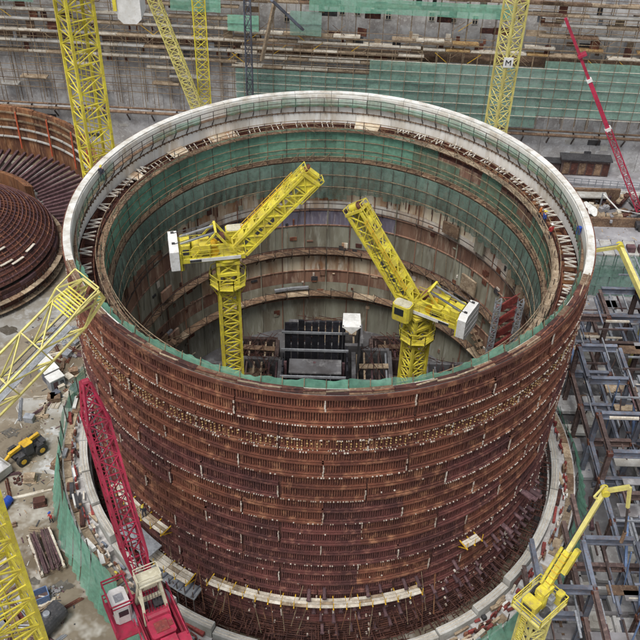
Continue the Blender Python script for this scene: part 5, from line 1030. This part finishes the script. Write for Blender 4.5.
# ================================================================== WORKERS
def worker(x, y, z, rz, coat, hat, label, lean=0.0, stride=.12):
    P = [(0, 0, .95), (0, 0, 1.15), (0, lean * .2, 1.38), (0, lean * .25, 1.5), (0, lean * .3, 1.68), (.1, 0, .90), (.11, stride, .48), (.11, stride * .6, .06), (.11, stride * .6 + .16, .03), (-.1, 0, .90), (-.11, -stride * .3, .48), (-.11, -stride, .06), (-.11, -stride + .16, .03), (.2, lean * .2, 1.40), (.26, .04, 1.12), (.24, .22, .92), (-.2, lean * .2, 1.40), (-.27, .0, 1.12), (-.24, .16, .92)]
    E = [(0, 1), (1, 2), (2, 3), (3, 4), (0, 5), (5, 6), (6, 7), (7, 8), (0, 9), (9, 10), (10, 11), (11, 12), (2, 13), (13, 14), (14, 15), (2, 16), (16, 17), (17, 18)]
    RD = [.15, .15, .16, .065, .10, .10, .075, .055, .05, .10, .075, .055, .05, .08, .06, .045, .08, .06, .045]
    me = bpy.data.meshes.new('person'); me.from_pydata(P, E, []); bm = bmesh.new(); bm.from_mesh(me); ly = bm.verts.layers.skin.verify(); bm.verts.ensure_lookup_table()
    for v, r in zip(bm.verts, RD): v[ly].radius = (r, r); v[ly].use_root = (v.index == 0)
    bm.to_mesh(me); bm.free()
    me.materials.append(MAT['skin'])
    tmp = bpy.data.objects.new('person', me); C.objects.link(tmp); tmp.modifiers.new('skin', 'SKIN'); sb = tmp.modifiers.new('sub', 'SUBSURF'); sb.levels = 1
    dg = bpy.context.evaluated_depsgraph_get(); m2 = bpy.data.meshes.new_from_object(tmp.evaluated_get(dg)); bpy.data.objects.remove(tmp)
    m2.materials.clear()
    for k in ('skin', coat, 'cloth_dark'): m2.materials.append(MAT[k])
    for f in m2.polygons:
        c = f.center; f.material_index = 0 if c.z > 1.46 or (abs(c.x) > .17 and c.z < .98 and c.y > .1) else (1 if c.z > .92 else 2)
    o = bpy.data.objects.new('person', m2); C.objects.link(o); o.matrix_basis = T(x, y, z, rz); o['label'] = label; o['category'] = 'person'; o['group'] = 'workers on the site'
    hm = MB(); n = 10
    for k in range(4):
        ph = k / 3 * math.pi / 2; hm.v += [(.135 * math.cos(ph) * math.cos(6.283 * i / n), .155 * math.cos(ph) * math.sin(6.283 * i / n) + lean * .3, 1.70 + .14 * math.sin(ph)) for i in range(n)]
    for k in range(3): hm.f += [(k * n + i, k * n + (i + 1) % n, (k + 1) * n + (i + 1) % n, (k + 1) * n + i) for i in range(n)]; hm.m += [0] * n
    hm.box((0, .17 + lean * .3, 1.70), (.2, .1, .02)); h = bpy.data.objects.new('helmet', hm.mesh('helmet', hat)); C.objects.link(h); h.parent = o
worker(-29.5, -10.4, GZ + .02, 2.4, 'cloth_red', 'blue_plastic', 'worker in red jacket and blue helmet on the yard at left')
worker(*pol(21.5, 12, -3.27), 1.2, 'cloth_orange', 'white_paint', 'worker in orange jacket on the upper walkway at right')
worker(*pol(21.45, 9, -3.27), -1.4, 'cloth_blue', 'yellow', 'worker in blue on the upper walkway beside the one in orange')
worker(*pol(21.5, 3, -3.27), .4, 'cloth_red', 'white_paint', 'worker in red on the upper walkway near the stair tower')
worker(*pol(28.5, 318, kz(318) - 1.3), 2, 'cloth_dark', 'white_paint', 'worker in dark clothes on the ring platform at lower right')
worker(*pol(28.5, 226, kz(226) - 1.3), 1, 'cloth_orange', 'yellow', 'worker in orange on the ring platform beneath the red jib')
worker(*pol(25.2, 229, -22.1), 3, 'cloth_dark', 'yellow', 'worker with yellow helmet on the plank staging at left', .5)
worker(*pol(23.48, 165, -1.2), 3, 'cloth_dark', 'yellow', 'worker with yellow helmet on the rim walkway at left')
t = thing('blue_barrel', 'small blue barrel on the rim walkway at the right', 'barrel', pol(23.48, -2, -1.2))
bx, by, bz = pol(23.48, -2, -1.2); part('shell', MB().tube((bx, by, bz), (bx, by, bz + .7), .22, 14), 'blue_plastic', t); part('lid', MB().tube((bx, by, bz + .7), (bx, by, bz + .74), .24, 14), 'blue_plastic', t)
